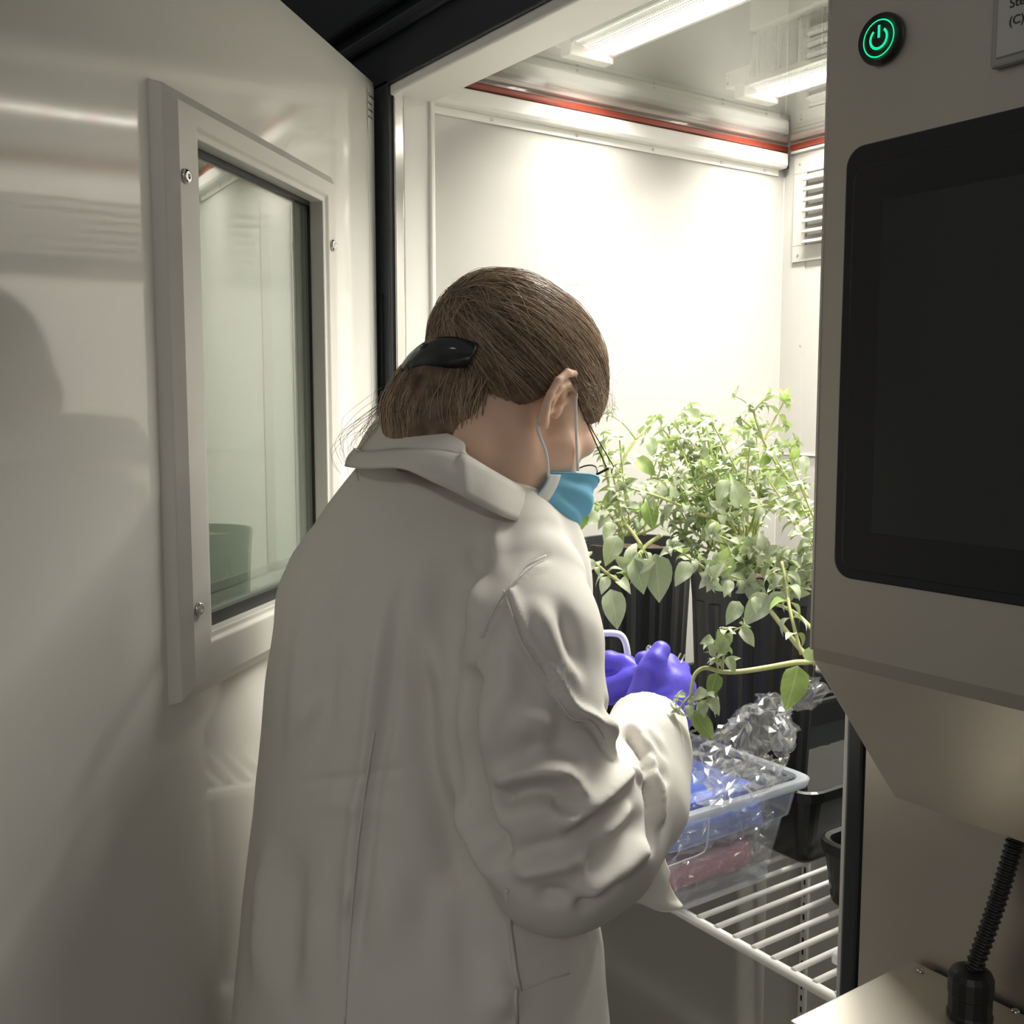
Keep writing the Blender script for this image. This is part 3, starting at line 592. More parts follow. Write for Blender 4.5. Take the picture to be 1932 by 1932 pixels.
# collar: stand with a turned edge, front wings
def smooth_loop(P, n, closed=True):
    P = np.array(P, float); m = len(P); out = []
    for i in range(m if closed else m-1):
        p0, p1, p2, p3 = [P[(i+k) % m] if closed else P[min(max(i+k, 0), m-1)] for k in (-1, 0, 1, 2)]
        for j in range(n):
            t = j/n; out.append(.5*((2*p1)+(-p0+p2)*t+(2*p0-5*p1+4*p2-p3)*t*t+(-p0+3*p1-3*p2+p3)*t**3))
    if not closed: out.append(P[-1])
    return np.array(out)
TOP = [at(1040, 948, 1.25), at(900, 850, 1.28), at(775, 792, 1.24), at(720, 784, 1.17), at(736, 781, 1.09), at(790, 797, 1.045), at(840, 817, 1.022), at(874, 836, 1.012), at(884, 861, 1.003), at(960, 906, 1.035), at(1056, 960, 1.15)]
MID = [at(1040, 965, 1.25), at(890, 880, 1.29), at(740, 850, 1.25), at(678, 846, 1.17), at(694, 853, 1.07), at(760, 847, 1.02), at(820, 850, 1.0), at(862, 856, .995), at(885, 862, .995), at(960, 908, 1.03), at(1056, 961, 1.148)]
BOT = [at(1030, 990, 1.24), at(890, 930, 1.28), at(740, 890, 1.24), at(660, 880, 1.16), at(688, 884, 1.05), at(760, 884, 1.0), at(820, 910, .984), at(862, 930, .981), at(892, 946, .984), at(960, 978, 1.016), at(1032, 994, 1.12)]
T_, M_, B_ = [smooth_loop(q, 8, False) for q in (TOP, MID, BOT)]
rows = []
for s in np.linspace(0, 1, 9): rows.append(T_*(1-s)+M_*s+ (0 if s in (0, 1) else 1)*0)
out_n = np.array([0, 0, 0.])
rows2 = [M_*(1-s)+B_*s for s in np.linspace(.0, 1, 6)]
ctr = at(860, 870, 1.13)
def push(R, a): v = R-ctr; v[:, 2] *= .3; return R+a*v/np.linalg.norm(v, axis=1, keepdims=True)
rows = [push(r, .002*math.sin(math.pi*i/8)) for i, r in enumerate(rows)]
rows2 = [push(r, .003*(1-abs(i-2.5)/2.5)) for i, r in enumerate(rows2)]
cl = MB().grid(rows).build('collar', M['cloth'], smooth=True, solid=.0022); cl.parent = coat
cl2 = MB().grid([push(r, .0035) for r in rows2]).build('collar_fall', M['cloth'], smooth=True, solid=.0022); cl2.parent = coat
# hem flap of the wide cuff hanging beside the clear bin
FLC = [[(1130, 1690, 1.03), (1180, 1650, 1.045), (1225, 1610, 1.06), (1250, 1590, 1.07)], [(1165, 1700, 1.06), (1205, 1672, 1.07), (1240, 1645, 1.08), (1254, 1622, 1.09)],
       [(1205, 1704, 1.08), (1235, 1690, 1.09), (1255, 1668, 1.095), (1263, 1645, 1.10)], [(1240, 1717, 1.10), (1256, 1708, 1.10), (1259, 1690, 1.10), (1263, 1668, 1.10)], [(1278, 1717, 1.115), (1288, 1711, 1.12), (1282, 1702, 1.125), (1272, 1690, 1.12)]]
FLR = [smooth_loop([at(*p) for p in q], 6, False) for q in FLC]; FL = np.array([smooth_loop([r[j] for r in FLR], 5, False) for j in range(len(FLR[0]))])
fo = MB().grid(FL).build('cuff_flap', M['cloth'], smooth=True, solid=.002); fo.parent = coat
# pocket slit and welt at the hip
def surf_line(P, off):
    return [surf_pt(*p)+off*(CC-surf_pt(*p))/np.linalg.norm(CC-surf_pt(*p)) for p in P]
_pp, _dd_ = proj(V); N = vnormals(V, F); _front = np.einsum('ij,ij->i', N, CC-V) > 0
if _front.mean() < .05: _front = ~_front
lw = surf_line([(955, 1680), (962, 1750), (972, 1830), (981, 1870)], .0012)
o = MB().tube(lw, .0022, 6).build('pocket_welt', M['cloth'], smooth=True); o.parent = coat
lw = surf_line([(974, 1866), (973, 1890), (976, 1932)], .001)
o = MB().tube(lw, .0016, 6).build('side_seam', M['cloth'], smooth=True); o.parent = coat
lw = surf_line([(981, 1867), (1010, 1858), (1040, 1845), (1075, 1836)], .0004)
o = MB().tube(lw, .0008, 5).build('stitch_line', M['cloth'], smooth=True); o.parent = coat

for nm, P_ in (('armhole_seam', [(1030, 1048), (1010, 1058), (985, 1075), (955, 1115), (925, 1165), (908, 1203)]),
               ('sleeve_seam', [(950, 1114), (966, 1160), (982, 1207), (1000, 1237), (1019, 1263), (1040, 1300), (1061, 1333), (1081, 1357), (1114, 1362), (1130, 1380), (1138, 1395)]),
               ('back_seam', [(706, 1380), (698, 1430), (690, 1480), (682, 1540), (674, 1600), (667, 1675), (661, 1750), (655, 1840), (650, 1932)])):
    q_ = surf_line([P_[i] for i in range(len(P_))], .0004); o = MB().tube(smooth_loop(q_, 4, False), .0011, 6).build(nm, M['cloth'], smooth=True); o.parent = coat
# ---------------- head, neck, ears (skin)
HPHI, HP = math.radians(50), math.radians(42)
hh, hr = facing(HPHI); Hf = math.cos(HP)*hh-math.sin(HP)*_z; Hu = math.sin(HP)*hh+math.cos(HP)*_z; Hr = hr
HO = at(958, 775, 1.115)
HA = np.stack([Hr, Hf, Hu])           # rows: local axes
def H(x, y, z): return HO+x*Hr+y*Hf+z*Hu
NECK = [(H(0, -.022, -.01), .052), (H(0, -.03, -.07), .050), (at(895, 925, 1.14), .046)]
# right ear outline in local ear plane
def ear(P, sx):
    def E(y, z, o=0): return H(sx*(.0745-.42*y), y-.004, z+.002)+o*nr
    tn = Hf-.42*sx*Hr; tn /= np.linalg.norm(tn); nr = sx*Hr+.42*Hf; nr /= np.linalg.norm(nr); nr = nr-(nr@tn)*tn; AX = np.stack([nr, tn, Hu])
    f = ell(P, E(-.007, .010), (.0045, .0165, .028), AX)
    pts = [(.002, .004), (.009, .016), (.011, .028), (.004, .037), (-.008, .039), (-.018, .031), (-.0235, .015), (-.0215, -.002), (-.016, -.014), (-.008, -.024), (-.001, -.024)]
    rr = [.003, .0034, .0038, .0040, .0042, .0042, .0040, .0040, .0046, .0066, .0048]
    for i in range(len(pts)-1): f = smin(f, rc(P, E(*pts[i], .0035), E(*pts[i+1], .0035), rr[i], rr[i+1]), .0022)
    ah = [(.004, .030), (-.007, .026), (-.0135, .014), (-.013, .0), (-.007, -.012)]
    for i in range(len(ah)-1): f = smin(f, rc(P, E(*ah[i], .004), E(*ah[i+1], .004), .0032, .0034), .002)
    f = smax(f, -ell(P, E(-.0035, .003, .0065), (.0085, .0075, .0115), AX), .002)
    f = smin(f, rc(P, E(.005, .002, .004), E(.005, -.006, .004), .004, .0038), .002)          # tragus
    return f
def f_head(P):
    f = ell(P, H(0, -.012, .045), (.073, .096, .083), HA)
    f = smin(f, ell(P, H(0, .04, -.035), (.064, .056, .078), HA), .025)
    f = smin(f, rc(P, H(0, .066, -.092), H(0, .072, -.1), .026, .022), .03)
    f = smin(f, rc(P, H(.052, -.005, -.035), H(.03, .05, -.09), .018, .018), .02); f = smin(f, rc(P, H(-.052, -.005, -.035), H(-.03, .05, -.09), .018, .018), .02)
    for s in (1, -1): f = smin(f, rc(P, H(s*.052, .045, -.012), H(s*.03, .075, -.025), .018, .018), .025)          # cheekbones
    f = smin(f, rc(P, H(-.04, .075, .022), H(.04, .075, .022), .016, .016), .02)                                    # brow
    f = smin(f, rc(P, H(0, .088, .008), H(0, .115, -.032), .008, .012), .010)                                        # nose
    f = smin(f, rc(P, H(-.018, .094, -.062), H(.018, .094, -.062), .007, .007), .008); f = smin(f, rc(P, H(-.015, .092, -.072), H(.015, .092, -.072), .008, .008), .006)
    for s in (1, -1): f = smax(f, -(np.linalg.norm(P-H(s*.031, .098, .004), axis=1)-.014), .012); 
    for s in (1, -1): f = smin(f, np.linalg.norm(P-H(s*.031, .080, .004), axis=1)-.012, .004)
    f = smin(f, chain(P, NECK, .01), .02)
    f = smin(f, rc(P, H(.045, -.02, -.03), at(912, 912, 1.09), .012, .013), .018)     # sternomastoid
    for s in (1, -1): f = smin(f, ear(P, s), .003)
    return f
c0 = HO+.1*Hf*0; lo = np.minimum.reduce([H(0, 0, 0)-.19, at(895, 925, 1.14)-.07]); hi = HO+.20
V, F = surface_net(f_head, lo, hi, .0024); V = relax(V, F, 1, .5); N = vnormals(V, F)
if np.mean(np.einsum('ij,ij->i', N, V-V.mean(0))) < 0: F = F[:, ::-1]
body = npmesh('body', V, F, M['skin']); keep(body, person)

# ---------------- hair
m, nt, b = nmat('brown_hair'); b.inputs['Roughness'].default_value = .42; b.inputs['Specular IOR Level'].default_value = .35
oi = nt.nodes.new('ShaderNodeTexCoord'); nz = nt.nodes.new('ShaderNodeTexNoise'); nz.inputs['Scale'].default_value = 60; nz.inputs['Detail'].default_value = 4; link(nt, oi.outputs['Object'], nz.inputs['Vector'])
cr = nt.nodes.new('ShaderNodeValToRGB'); cr.color_ramp.elements[0].position = .3; cr.color_ramp.elements[0].color = (.07, .042, .027, 1); cr.color_ramp.elements[1].position = .75; cr.color_ramp.elements[1].color = (.28, .19, .125, 1)
link(nt, nz.outputs['Fac'], cr.inputs[0]); link(nt, cr.outputs[0], b.inputs['Base Color']); M['hair'] = m
HC = np.array([0, -.012, .045]); HRAD = np.array([.083, .105, .092])
CLIPD = np.array([.012, -.98, -.08]); CLIPD /= np.linalg.norm(CLIPD)
def hair_R(dirs):
    r = 1/np.sqrt(((dirs/HRAD)**2).sum(1)); c = dirs@CLIPD
    return r*(1+.16*np.clip((c-.30)/.70, 0, 1)**2)
def hairline(q):      # q local coordinates; >0 where hair covers
    y = q[:, 1]; x = np.abs(q[:, 0]); z = q[:, 2]
    back = np.interp(y, [-.13, -.08, -.045, -.022, -.008, .03, .07, .10], [-.12, -.10, -.065, -.012, .030, .030, .035, .062])
    back = back+np.where(y > .06, (1-np.clip(x/.055, 0, 1))*.03, 0)
    return z-back
nu, nv = 150, 110; th = np.linspace(0, 2*math.pi, nu, endpoint=False); ph = np.linspace(.001, math.pi-.001, nv)
# pole axis along Hr so that strands run roughly along the parallels
TH_, PH_ = np.meshgrid(th, ph, indexing='ij'); dirs = np.stack([np.cos(PH_), np.sin(PH_)*np.cos(TH_), np.sin(PH_)*np.sin(TH_)], -1).reshape(-1, 3)
loc = HC+dirs*hair_R(dirs)[:, None]; hv = hairline(loc)
rel = .0016*vnoise(np.stack([PH_.ravel()*60, TH_.ravel()*3, 0*th.repeat(nv)], 1), 1.0, 9)+.0012*vnoise(np.stack([PH_.ravel()*22, TH_.ravel()*2, 0*th.repeat(nv)], 1), 1.0, 4)
loc = HC+dirs*(hair_R(dirs)+rel-np.where(hv < .012, (.012-np.clip(hv, -.02, .012))*.45, 0))[:, None]
Vh = HO+loc@HA; Fh = []
for i in range(nu):
    for j in range(nv-1):
        q = (i*nv+j, ((i+1) % nu)*nv+j, ((i+1) % nu)*nv+j+1, i*nv+j+1)
        if max(hv[list(q)]) > 0: Fh.append(q)
hair = npmesh('hair', Vh, np.array(Fh), M['hair']); keep(hair, person)
# strands combed from the hairline to the clip
strands = []
def slerp(a, b, t):
    w = math.acos(max(-1, min(1, float(a@b)))); return (a*math.sin((1-t)*w)+b*math.sin(t*w))/math.sin(w) if w > 1e-3 else a
CLIPL = HC+CLIPD*hair_R(CLIPD[None])[0]
rs = np.random.default_rng(11)
for k in range(4200):
    d0 = rs.normal(size=3); d0 /= np.linalg.norm(d0)
    if d0[0] < -.45 or d0@CLIPD > .93: continue
    p0 = HC+d0*hair_R(d0[None])[0]
    if hairline(p0[None])[0] < .002: continue
    tgt = CLIPD+rs.normal(size=3)*.10+np.array([.16*d0[0], 0, .10*d0[2]]); tgt /= np.linalg.norm(tgt); pts = []
    t1 = rs.uniform(.45, 1.0); lift = rs.uniform(.0002, .0022)+(.004*rs.random() if rs.random() < .05 else 0)
    for i in range(11):
        t = t1*i/10; d = slerp(d0, tgt, t); d = d+np.array([0, 0, .10])*math.sin(math.pi*t)*(d0[2] > -.2); d /= np.linalg.norm(d)
        p = HC+d*(hair_R(d[None])[0]+lift*math.sin(math.pi*min(1, .15+i/10*.8)))
        if hairline(p[None])[0] < -.004: break
        pts.append(HO+p@HA)
    if len(pts) > 4: strands.append((pts, rs.uniform(.00018, .00036)))
# tail below the clip, falling into the collar
TAXIS = smooth_loop([at(856, 664, 1.085), at(842, 715, 1.066), at(824, 780, 1.060), at(836, 870, 1.07)], 6, False); TRAD = np.interp(np.linspace(0, 1, 19), [0, .25, .6, 1], [.030, .040, .046, .052])
for k in range(2300):
    th_ = rs.uniform(-.35, math.pi+.35); t1 = rs.uniform(.75, 1.0); ph_ = rs.normal()*.10; pts = []; lift = rs.uniform(.0, .0035)+(.008*rs.random() if rs.random() < .06 else 0)
    for i in range(12):
        t = t1*i/11; q = t*18; j = min(int(q), 17); c_ = TAXIS[j]*(1-(q-j))+TAXIS[j+1]*(q-j); r_ = np.interp(q, np.arange(19), TRAD)+lift*math.sin(math.pi*min(1, t+.1))
        a = th_+ph_*t*3+.10*math.sin(4*t+k); pts.append(c_+r_*(math.cos(a)*CR*1.08-math.sin(a)*CF*.85))
    strands.append((pts, rs.uniform(.00024, .00046)))
# loose fly-away hairs
def fly(pts, r=.00016): strands.append((list(smooth_loop([at(*p) for p in pts], 5, False)), r))
for k in range(46):
    x0, y0 = rs.uniform(715, 745), rs.uniform(730, 790); L = rs.uniform(25, 110); a = rs.uniform(1.9, 3.1)
    fly([(x0, y0, 1.09), (x0+L*.5*math.cos(a), y0+L*.35, 1.08), (x0+L*math.cos(a)*.95, y0+L*.8*math.sin(a*.5)+rs.normal()*10, 1.09), (x0+L*math.cos(a)*.8+rs.normal()*8, y0+L*1.2+rs.normal()*10, 1.10)])
for k in range(22):
    a = rs.uniform(-.15, 3.0); c_ = np.array([990, 690]); p = c_+np.array([172*math.cos(a), -172*math.sin(a)]); n_ = np.array([math.cos(a), -math.sin(a)]); t_ = np.array([-n_[1], n_[0]]); L = rs.uniform(10, 34)
    fly([(*(p-n_*6), 1.10), (*(p+n_*L*.3+t_*L*.5*rs.choice([-1, 1])), 1.10), (*(p+n_*L*.45+t_*L*rs.uniform(-1, 1)), 1.10)], .00009)
for k in range(40):
    fly([(rs.uniform(1085, 1155), rs.uniform(690, 745), 1.06), (rs.uniform(1105, 1160), rs.uniform(740, 770), 1.06), (rs.uniform(1110, 1170), rs.uniform(760, 800), 1.07)], .00014)
cu = bpy.data.curves.new('hair_strands', 'CURVE'); cu.dimensions = '3D'; cu.bevel_depth = 1; cu.bevel_resolution = 0
for pts, r in strands:
    sp_ = cu.splines.new('POLY'); sp_.points.add(len(pts)-1); sp_.points.foreach_set('co', np.c_[np.array(pts), np.ones(len(pts))].astype(np.float32).ravel())
    rad = np.full(len(pts), r, np.float32); rad[-1] *= .3; sp_.points.foreach_set('radius', rad)
tmp = bpy.data.objects.new('hair_strands', cu); COL.objects.link(tmp)
dg = bpy.context.evaluated_depsgraph_get(); hm = bpy.data.meshes.new_from_object(tmp.evaluated_get(dg)); bpy.data.objects.remove(tmp)
m2, nt, b = nmat('hair_strand'); b.inputs['Roughness'].default_value = .36; b.inputs['Specular IOR Level'].default_value = .4
ge = nt.nodes.new('ShaderNodeNewGeometry'); cr = nt.nodes.new('ShaderNodeValToRGB'); cr.color_ramp.elements[0].color = (.11, .07, .047, 1); cr.color_ramp.elements[1].color = (.60, .45, .32, 1)
link(nt, ge.outputs['Random Per Island'], cr.inputs[0]); link(nt, cr.outputs[0], b.inputs['Base Color'])
hm.materials.clear(); hm.materials.append(m2); hs = bpy.data.objects.new('hair_strands', hm); COL.objects.link(hs); keep(hs, person); hs['kind'] = 'stuff'
# tail core
core = MB().tube(TAXIS, list(TRAD*.93), 28)
keep(core.build('ponytail', M['hair'], smooth=True), person)
# barrette clip: curved tapering plate
up = smooth_loop([at(752, 700, 1.085), at(775, 668, 1.052), at(812, 642, 1.03), at(855, 637, 1.022), at(893, 647, 1.024), at(901, 652, 1.026)], 6, False)
dn = smooth_loop([at(747, 711, 1.085), at(770, 706, 1.055), at(812, 699, 1.035), at(850, 693, 1.028), at(876, 690, 1.03), at(884, 685, 1.032)], 6, False)
P = []
for s in np.linspace(0, 1, 9): P.append(up*(1-s)+dn*s-CF*.008*math.sin(math.pi*s)-CF*.0)
keep(MB().grid(P).build('hair_clip', M['clip'], smooth=True, solid=.003), person)

# ---------------- face mask, loops, glasses
tp = [(.067, .040, -.047), (.069, .066, -.026), (.066, .088, -.010), (.050, .110, .000), (.02, .128, .004), (0, .131, .006), (-.03, .122, .002), (-.058, .085, -.015), (-.067, .04, -.05)]
m1 = [(.068, .043, -.060), (.070, .072, -.045), (.068, .098, -.036), (.052, .122, -.035), (.02, .138, -.035), (0, .14, -.035), (-.03, .134, -.035), (-.06, .09, -.04), (-.067, .042, -.062)]
m2_ = [(.067, .043, -.074), (.067, .076, -.072), (.062, .101, -.072), (.046, .120, -.075), (.02, .131, -.076), (0, .133, -.077), (-.03, .126, -.076), (-.058, .088, -.075), (-.066, .042, -.075)]
bt_ = [(.064, .040, -.088), (.060, .073, -.098), (.052, .092, -.105), (.036, .104, -.110), (.015, .110, -.113), (0, .111, -.114), (-.02, .108, -.113), (-.05, .08, -.1), (-.063, .04, -.089)]
R4 = [np.array([H(*p) for p in q]) for q in (tp, m1, m2_, bt_)]; cols = []
for j in range(9): cols.append(smooth_loop([r[j] for r in R4], 8, False))
C_ = np.array(cols); rowsM = [smooth_loop(C_[:, i], 6, False) for i in range(C_.shape[1])]
mn = H(0, .03, -.05)
rowsM = [r+(r-mn)/np.linalg.norm(r-mn, axis=1, keepdims=True)*(.0035*((i % 6) < 3)*np.clip(np.arange(len(r))-3, 0, 4)[:, None]/4) for i, r in enumerate(rowsM)]
mask = MB().grid(rowsM).build('face_mask', M['maskb'], smooth=True, solid=.0012); keep(mask, person)
nb = 4; stripP = [r[:nb]+(r[:nb]-mn)/np.linalg.norm(r[:nb]-mn, axis=1, keepdims=True)*.0016 for r in rowsM[2:]]
so = MB().grid(stripP).build('mask_side_strip', M['maskw'], smooth=True, solid=.0008); so.parent = mask
eb = MB().grid([rowsM[0]+(rowsM[0]-mn)*.01, rowsM[1]+(rowsM[1]-mn)*.012]).build('mask_top_edge', M['maskb'], smooth=True, solid=.001); eb.parent = mask
for q in ([H(.078, -.016, -.026), H(.079, -.004, -.034), H(.076, .018, -.040), H(.0685, .043, -.052)], [H(.080, .006, .030), H(.0795, .014, .020), H(.076, .040, -.002), H(.071, .068, -.022)]):
    o = MB().tube(smooth_loop(q, 6, False), .0016, 8).build('ear_loop', M['maskw'], smooth=True); o.parent = mask
gm = MB(); gm.tube([H(.076, .004, .032), H(.077, .03, .022), H(.073, .096, .006)], .0007, 6)
gm.tube([H(-.076, .0, .03), H(-.075, .03, .02), H(-.072, .096, .008)], .0008, 6)
gm.tube([H(.077, .03, .022), H(.074, .103, .013), H(.070, .108, .008)], .0006, 6)
for s in (1, -1):
    c = np.array([s*.034, .110, -.004]); ring = []
    for a in np.linspace(0, 2*math.pi, 25): ring.append(H(c[0]+.026*math.cos(a), c[1]-abs(c[0]+.026*math.cos(a))*.16, c[2]+.018*math.sin(a)))
    gm.tube(ring, .0009, 6)
gm.tube([H(.008, .111, .0), H(0, .114, .004), H(-.008, .111, .0)], .0009, 6); gm.tube([H(.060, .101, .0), H(.072, .100, .008)], .0014, 6)
glo = gm.build('glasses', M['wire'], smooth=True); keep(glo, person)
for s in (1, -1):
    L_ = MB(); c = np.array([s*.034, .110, -.004]); ring = [H(c[0]+.025*math.cos(a), c[1]-abs(c[0]+.025*math.cos(a))*.16, c[2]+.017*math.sin(a)) for a in np.linspace(0, 2*math.pi, 25)[:-1]]
    L_.add(ring, [tuple(range(24))]); o = L_.build('lens', M['glass']); o.parent = glo

# ---------------- gloves
def f_rh(P):
    f = rc(P, at(1232, 1405, 1.10), at(1238, 1345, 1.125), .026, .029)
    f = smin(f, rc(P, at(1238, 1345, 1.125), at(1250, 1300, 1.135), .030, .027), .015)
    f = smin(f, rc(P, at(1266, 1355, 1.125), at(1280, 1300, 1.14), .019, .017), .018)
    f = smin(f, rc(P, at(1215, 1325, 1.115), at(1224, 1275, 1.115), .018, .0155), .015)
    f = smin(f, chain(P, [(at(1226, 1280, 1.115), .0145), (at(1236, 1248, 1.118), .0118), (at(1247, 1226, 1.128), .0102)], .004), .008)
    K = [[(1270, 1280, 1.145), (1262, 1252, 1.175), (1236, 1240, 1.19), (1213, 1244, 1.185)], [(1284, 1288, 1.145), (1282, 1266, 1.185), (1255, 1256, 1.205), (1225, 1262, 1.20)],
         [(1291, 1312, 1.14), (1294, 1296, 1.18), (1270, 1285, 1.205), (1238, 1286, 1.20)], [(1288, 1342, 1.135), (1294, 1332, 1.165), (1275, 1318, 1.19), (1248, 1312, 1.19)]]
    for q, r in zip(K, (.0112, .0115, .0108, .0098)):
        g = chain(P, [(at(*q[0]), r*1.15), (at(*q[1]), r), (at(*q[2]), r*.95), (at(*q[3]), r*.82)], .003); f = smin(f, g, .006)
    f = f+.0012*vnoise(P, .012, 2)+.0010*np.sin(np.linalg.norm(P-at(1215, 1260, 1.115), axis=1)*520)*np.exp(-((P-at(1235, 1335, 1.10))**2).sum(1)/.0005)
    return f
def f_lh(P):
    f = ell(P, at(1085, 1290, 1.255), (.042, .030, .036))
    f = smin(f, rc(P, at(1060, 1310, 1.27), at(1095, 1292, 1.255), .03, .032), .02)
    f = smin(f, chain(P, [(at(1112, 1258, 1.235), .0150), (at(1150, 1250, 1.222), .0135), (at(1180, 1256, 1.212), .0125), (at(1204, 1266, 1.20), .0102)], .004), .008)
    f = smin(f, chain(P, [(at(1110, 1312, 1.225), .018), (at(1150, 1303, 1.205), .0150), (at(1185, 1288, 1.19), .0135), (at(1207, 1277, 1.18), .0105)], .004), .008)
    for dy_, dd_ in ((26, .03), (46, .035), (64, .03)):
        f = smin(f, chain(P, [(at(1105, 1250+dy_, 1.25+dd_*.5), .0125), (at(1150, 1246+dy_, 1.245+dd_), .0118), (at(1185, 1256+dy_, 1.235+dd_), .0105), (at(1200, 1266+dy_, 1.215+dd_), .009)], .004), .004)
    f = f+.0014*vnoise(P, .011, 6); return f
for fn, c in ((f_rh, at(1245, 1310, 1.14)), (f_lh, at(1120, 1290, 1.24))):
    V, F = surface_net(fn, c-np.array([.11, .11, .10]), c+np.array([.11, .11, .10]), .0022); V = relax(V, F, 1, .4); N = vnormals(V, F)
    if np.mean(np.einsum('ij,ij->i', N, V-V.mean(0))) < 0: F = F[:, ::-1]
    keep(npmesh('glove', V, F, M['glove']), person)
# trousers and shoes below the picture edge
M['trs'] = pmat('dark_trousers', (.03, .035, .05), .8); M['shoe'] = pmat('black_shoe', (.02, .02, .02), .4)
pc = np.array([rcx[0], rcy[0], 0])
for s in (-1, 1):
    hip = pc+tr_*s*.09+_z*.75; kn = pc+tr_*s*.09+tf*.03+_z*.47; an = pc+tr_*s*.10-tf*.01+_z*.09
    keep(MB().tube(smooth_loop([hip, kn, an], 8, False), list(np.linspace(.085, .05, 17)), 16).build('trouser_leg', M['trs'], smooth=True), person)
    so = an-_z*.09; P = []
    for i, (u, w, h) in enumerate(((-.06, .032, .055), (-.04, .040, .08), (0, .042, .085), (.06, .045, .06), (.12, .046, .045), (.165, .036, .035), (.18, .012, .015))):
        P.append([so+tf*u+tr_*(w*math.cos(a))+_z*(max(0, h*math.sin(a))) for a in np.linspace(-.3, math.pi+.3, 12)])
    keep(MB().grid(P, closed_u=True).build('shoe', M['shoe'], smooth=True), person)
# ------------------------------------------------------------------ wire shelf, standards
M['wirew'] = pmat('white_coated_wire', (.80, .80, .78), .3)
shf = empty('wire_shelf', (-1.03, 1.25, .896)); tag(shf, 'white coated wire shelf inside the chamber', 'shelf')
ZS = .893
keep(MB().tube([(-1.455, .866, ZS-.006), (-.60, .866, ZS-.006)], .0062, 12).build('front_rail', M['wirew'], smooth=True), shf)
keep(MB().tube([(-1.455, .885, ZS-.022), (-.60, .885, ZS-.022)], .0036, 10).build('lower_rail', M['wirew'], smooth=True), shf)
for y in (1.26, 1.64): keep(MB().tube([(-1.455, y, ZS-.008), (-.60, y, ZS-.008)], .0040, 10).build('cross_rail', M['wirew'], smooth=True), shf)
w0 = MB().tube([(0, .866, ZS), (0, 1.655, ZS)], .0036, 10).build('wire', M['wirew'], smooth=True); keep(w0, shf)
base_inv = w0.matrix_parent_inverse.copy(); xs = [-.684-.0286*i for i in range(-2, 27)]
for i, x in enumerate(xs):
    o = w0 if i == 0 else w0.copy()
    if i: COL.objects.link(o); o.parent = shf; o.matrix_parent_inverse = base_inv
    o.location = (x, 0, 0)
for k, (x, lab) in enumerate(((-1.37, 'slotted steel shelf standard near the chamber back corner'), (-.66, 'slotted steel shelf standard on the right of the back wall'))):
    e = empty('shelf_standard', (x, YB, ZF)); tag(e, lab, 'rail')
    keep(MB().box((x-.009, YB-.008, ZF), (x+.009, YB, 1.05)).build('channel', M['lampw'], bevel=.001), e)
    sl = MB().box((-.0022, YB-.0085, 0), (.0022, YB-.0078, .012)).build('slot', M['gasket']); keep(sl, e); inv = sl.matrix_parent_inverse.copy()
    for i in range(36):
        o = sl if i == 0 else sl.copy()
        if i: COL.objects.link(o); o.parent = e; o.matrix_parent_inverse = inv
        o.location = (x, 0, ZF+.03+i*.0254)

# ------------------------------------------------------------------ black trays with water
M['plast'] = pmat('black_plastic', (.012, .013, .014), .28, bump=dict(scale=200, strength=.06, dist=.001))
M['water'] = pmat('dark_water', (.004, .005, .005), .03, ior=1.45, bump=dict(scale=22, strength=.10, dist=.002, detail=2))
def tray(x0, x1, y0, y1, z0, h, label, water, taper=.018):
    cx, cy = (x0+x1)/2, (y0+y1)/2; e = empty('plant_tray', (cx, cy, z0)); tag(e, label, 'tray', 'black plastic plant trays on the shelf')
    def ring(dx, z, r): return [(cx+a, cy+b, z) for a, b in rrect(x1-x0+2*dx, y1-y0+2*dx, max(r+dx, .006), 5)]
    t = .002
    P = [ring(-taper, z0, .03), ring(-taper*.8, z0+.004, .03), ring(-.004, z0+h-.014, .03), ring(0, z0+h-.013, .03), ring(0, z0+h, .03), ring(-.004, z0+h+.002, .03), ring(-.010, z0+h, .03), ring(-.011, z0+h-.006, .03), ring(-taper-t, z0+.006, .03)]
    b_ = MB().grid(P, closed_u=True); n_ = len(P[0]); tot = len(b_.v)
    b_.f.append(tuple(range(n_))[::-1]); b_.f.append(tuple(range(tot-n_, tot)))
    keep(b_.build('tray_body', M['plast'], bevel=0), e)
    if water:
        rr = ring(-taper*.45-.004, z0+water, .03); keep(MB().add(rr, [tuple(range(len(rr)))]).build('water', M['water']), e)
    return e
ZSH = ZS+.0037
tray(-1.462, -1.165, 1.062, 1.60, ZSH, .100, 'black plant tray against the left wall, under the far shrub', .052)
tray(-1.150, -.857, 1.062, 1.60, ZSH, .100, 'black water-filled plant tray behind the clear bin, under the middle shrub', .060)
tray(-.806, -.612, 1.005, 1.50, ZSH, .080, 'black plant tray half hidden by the steel jamb', .03, taper=.016)

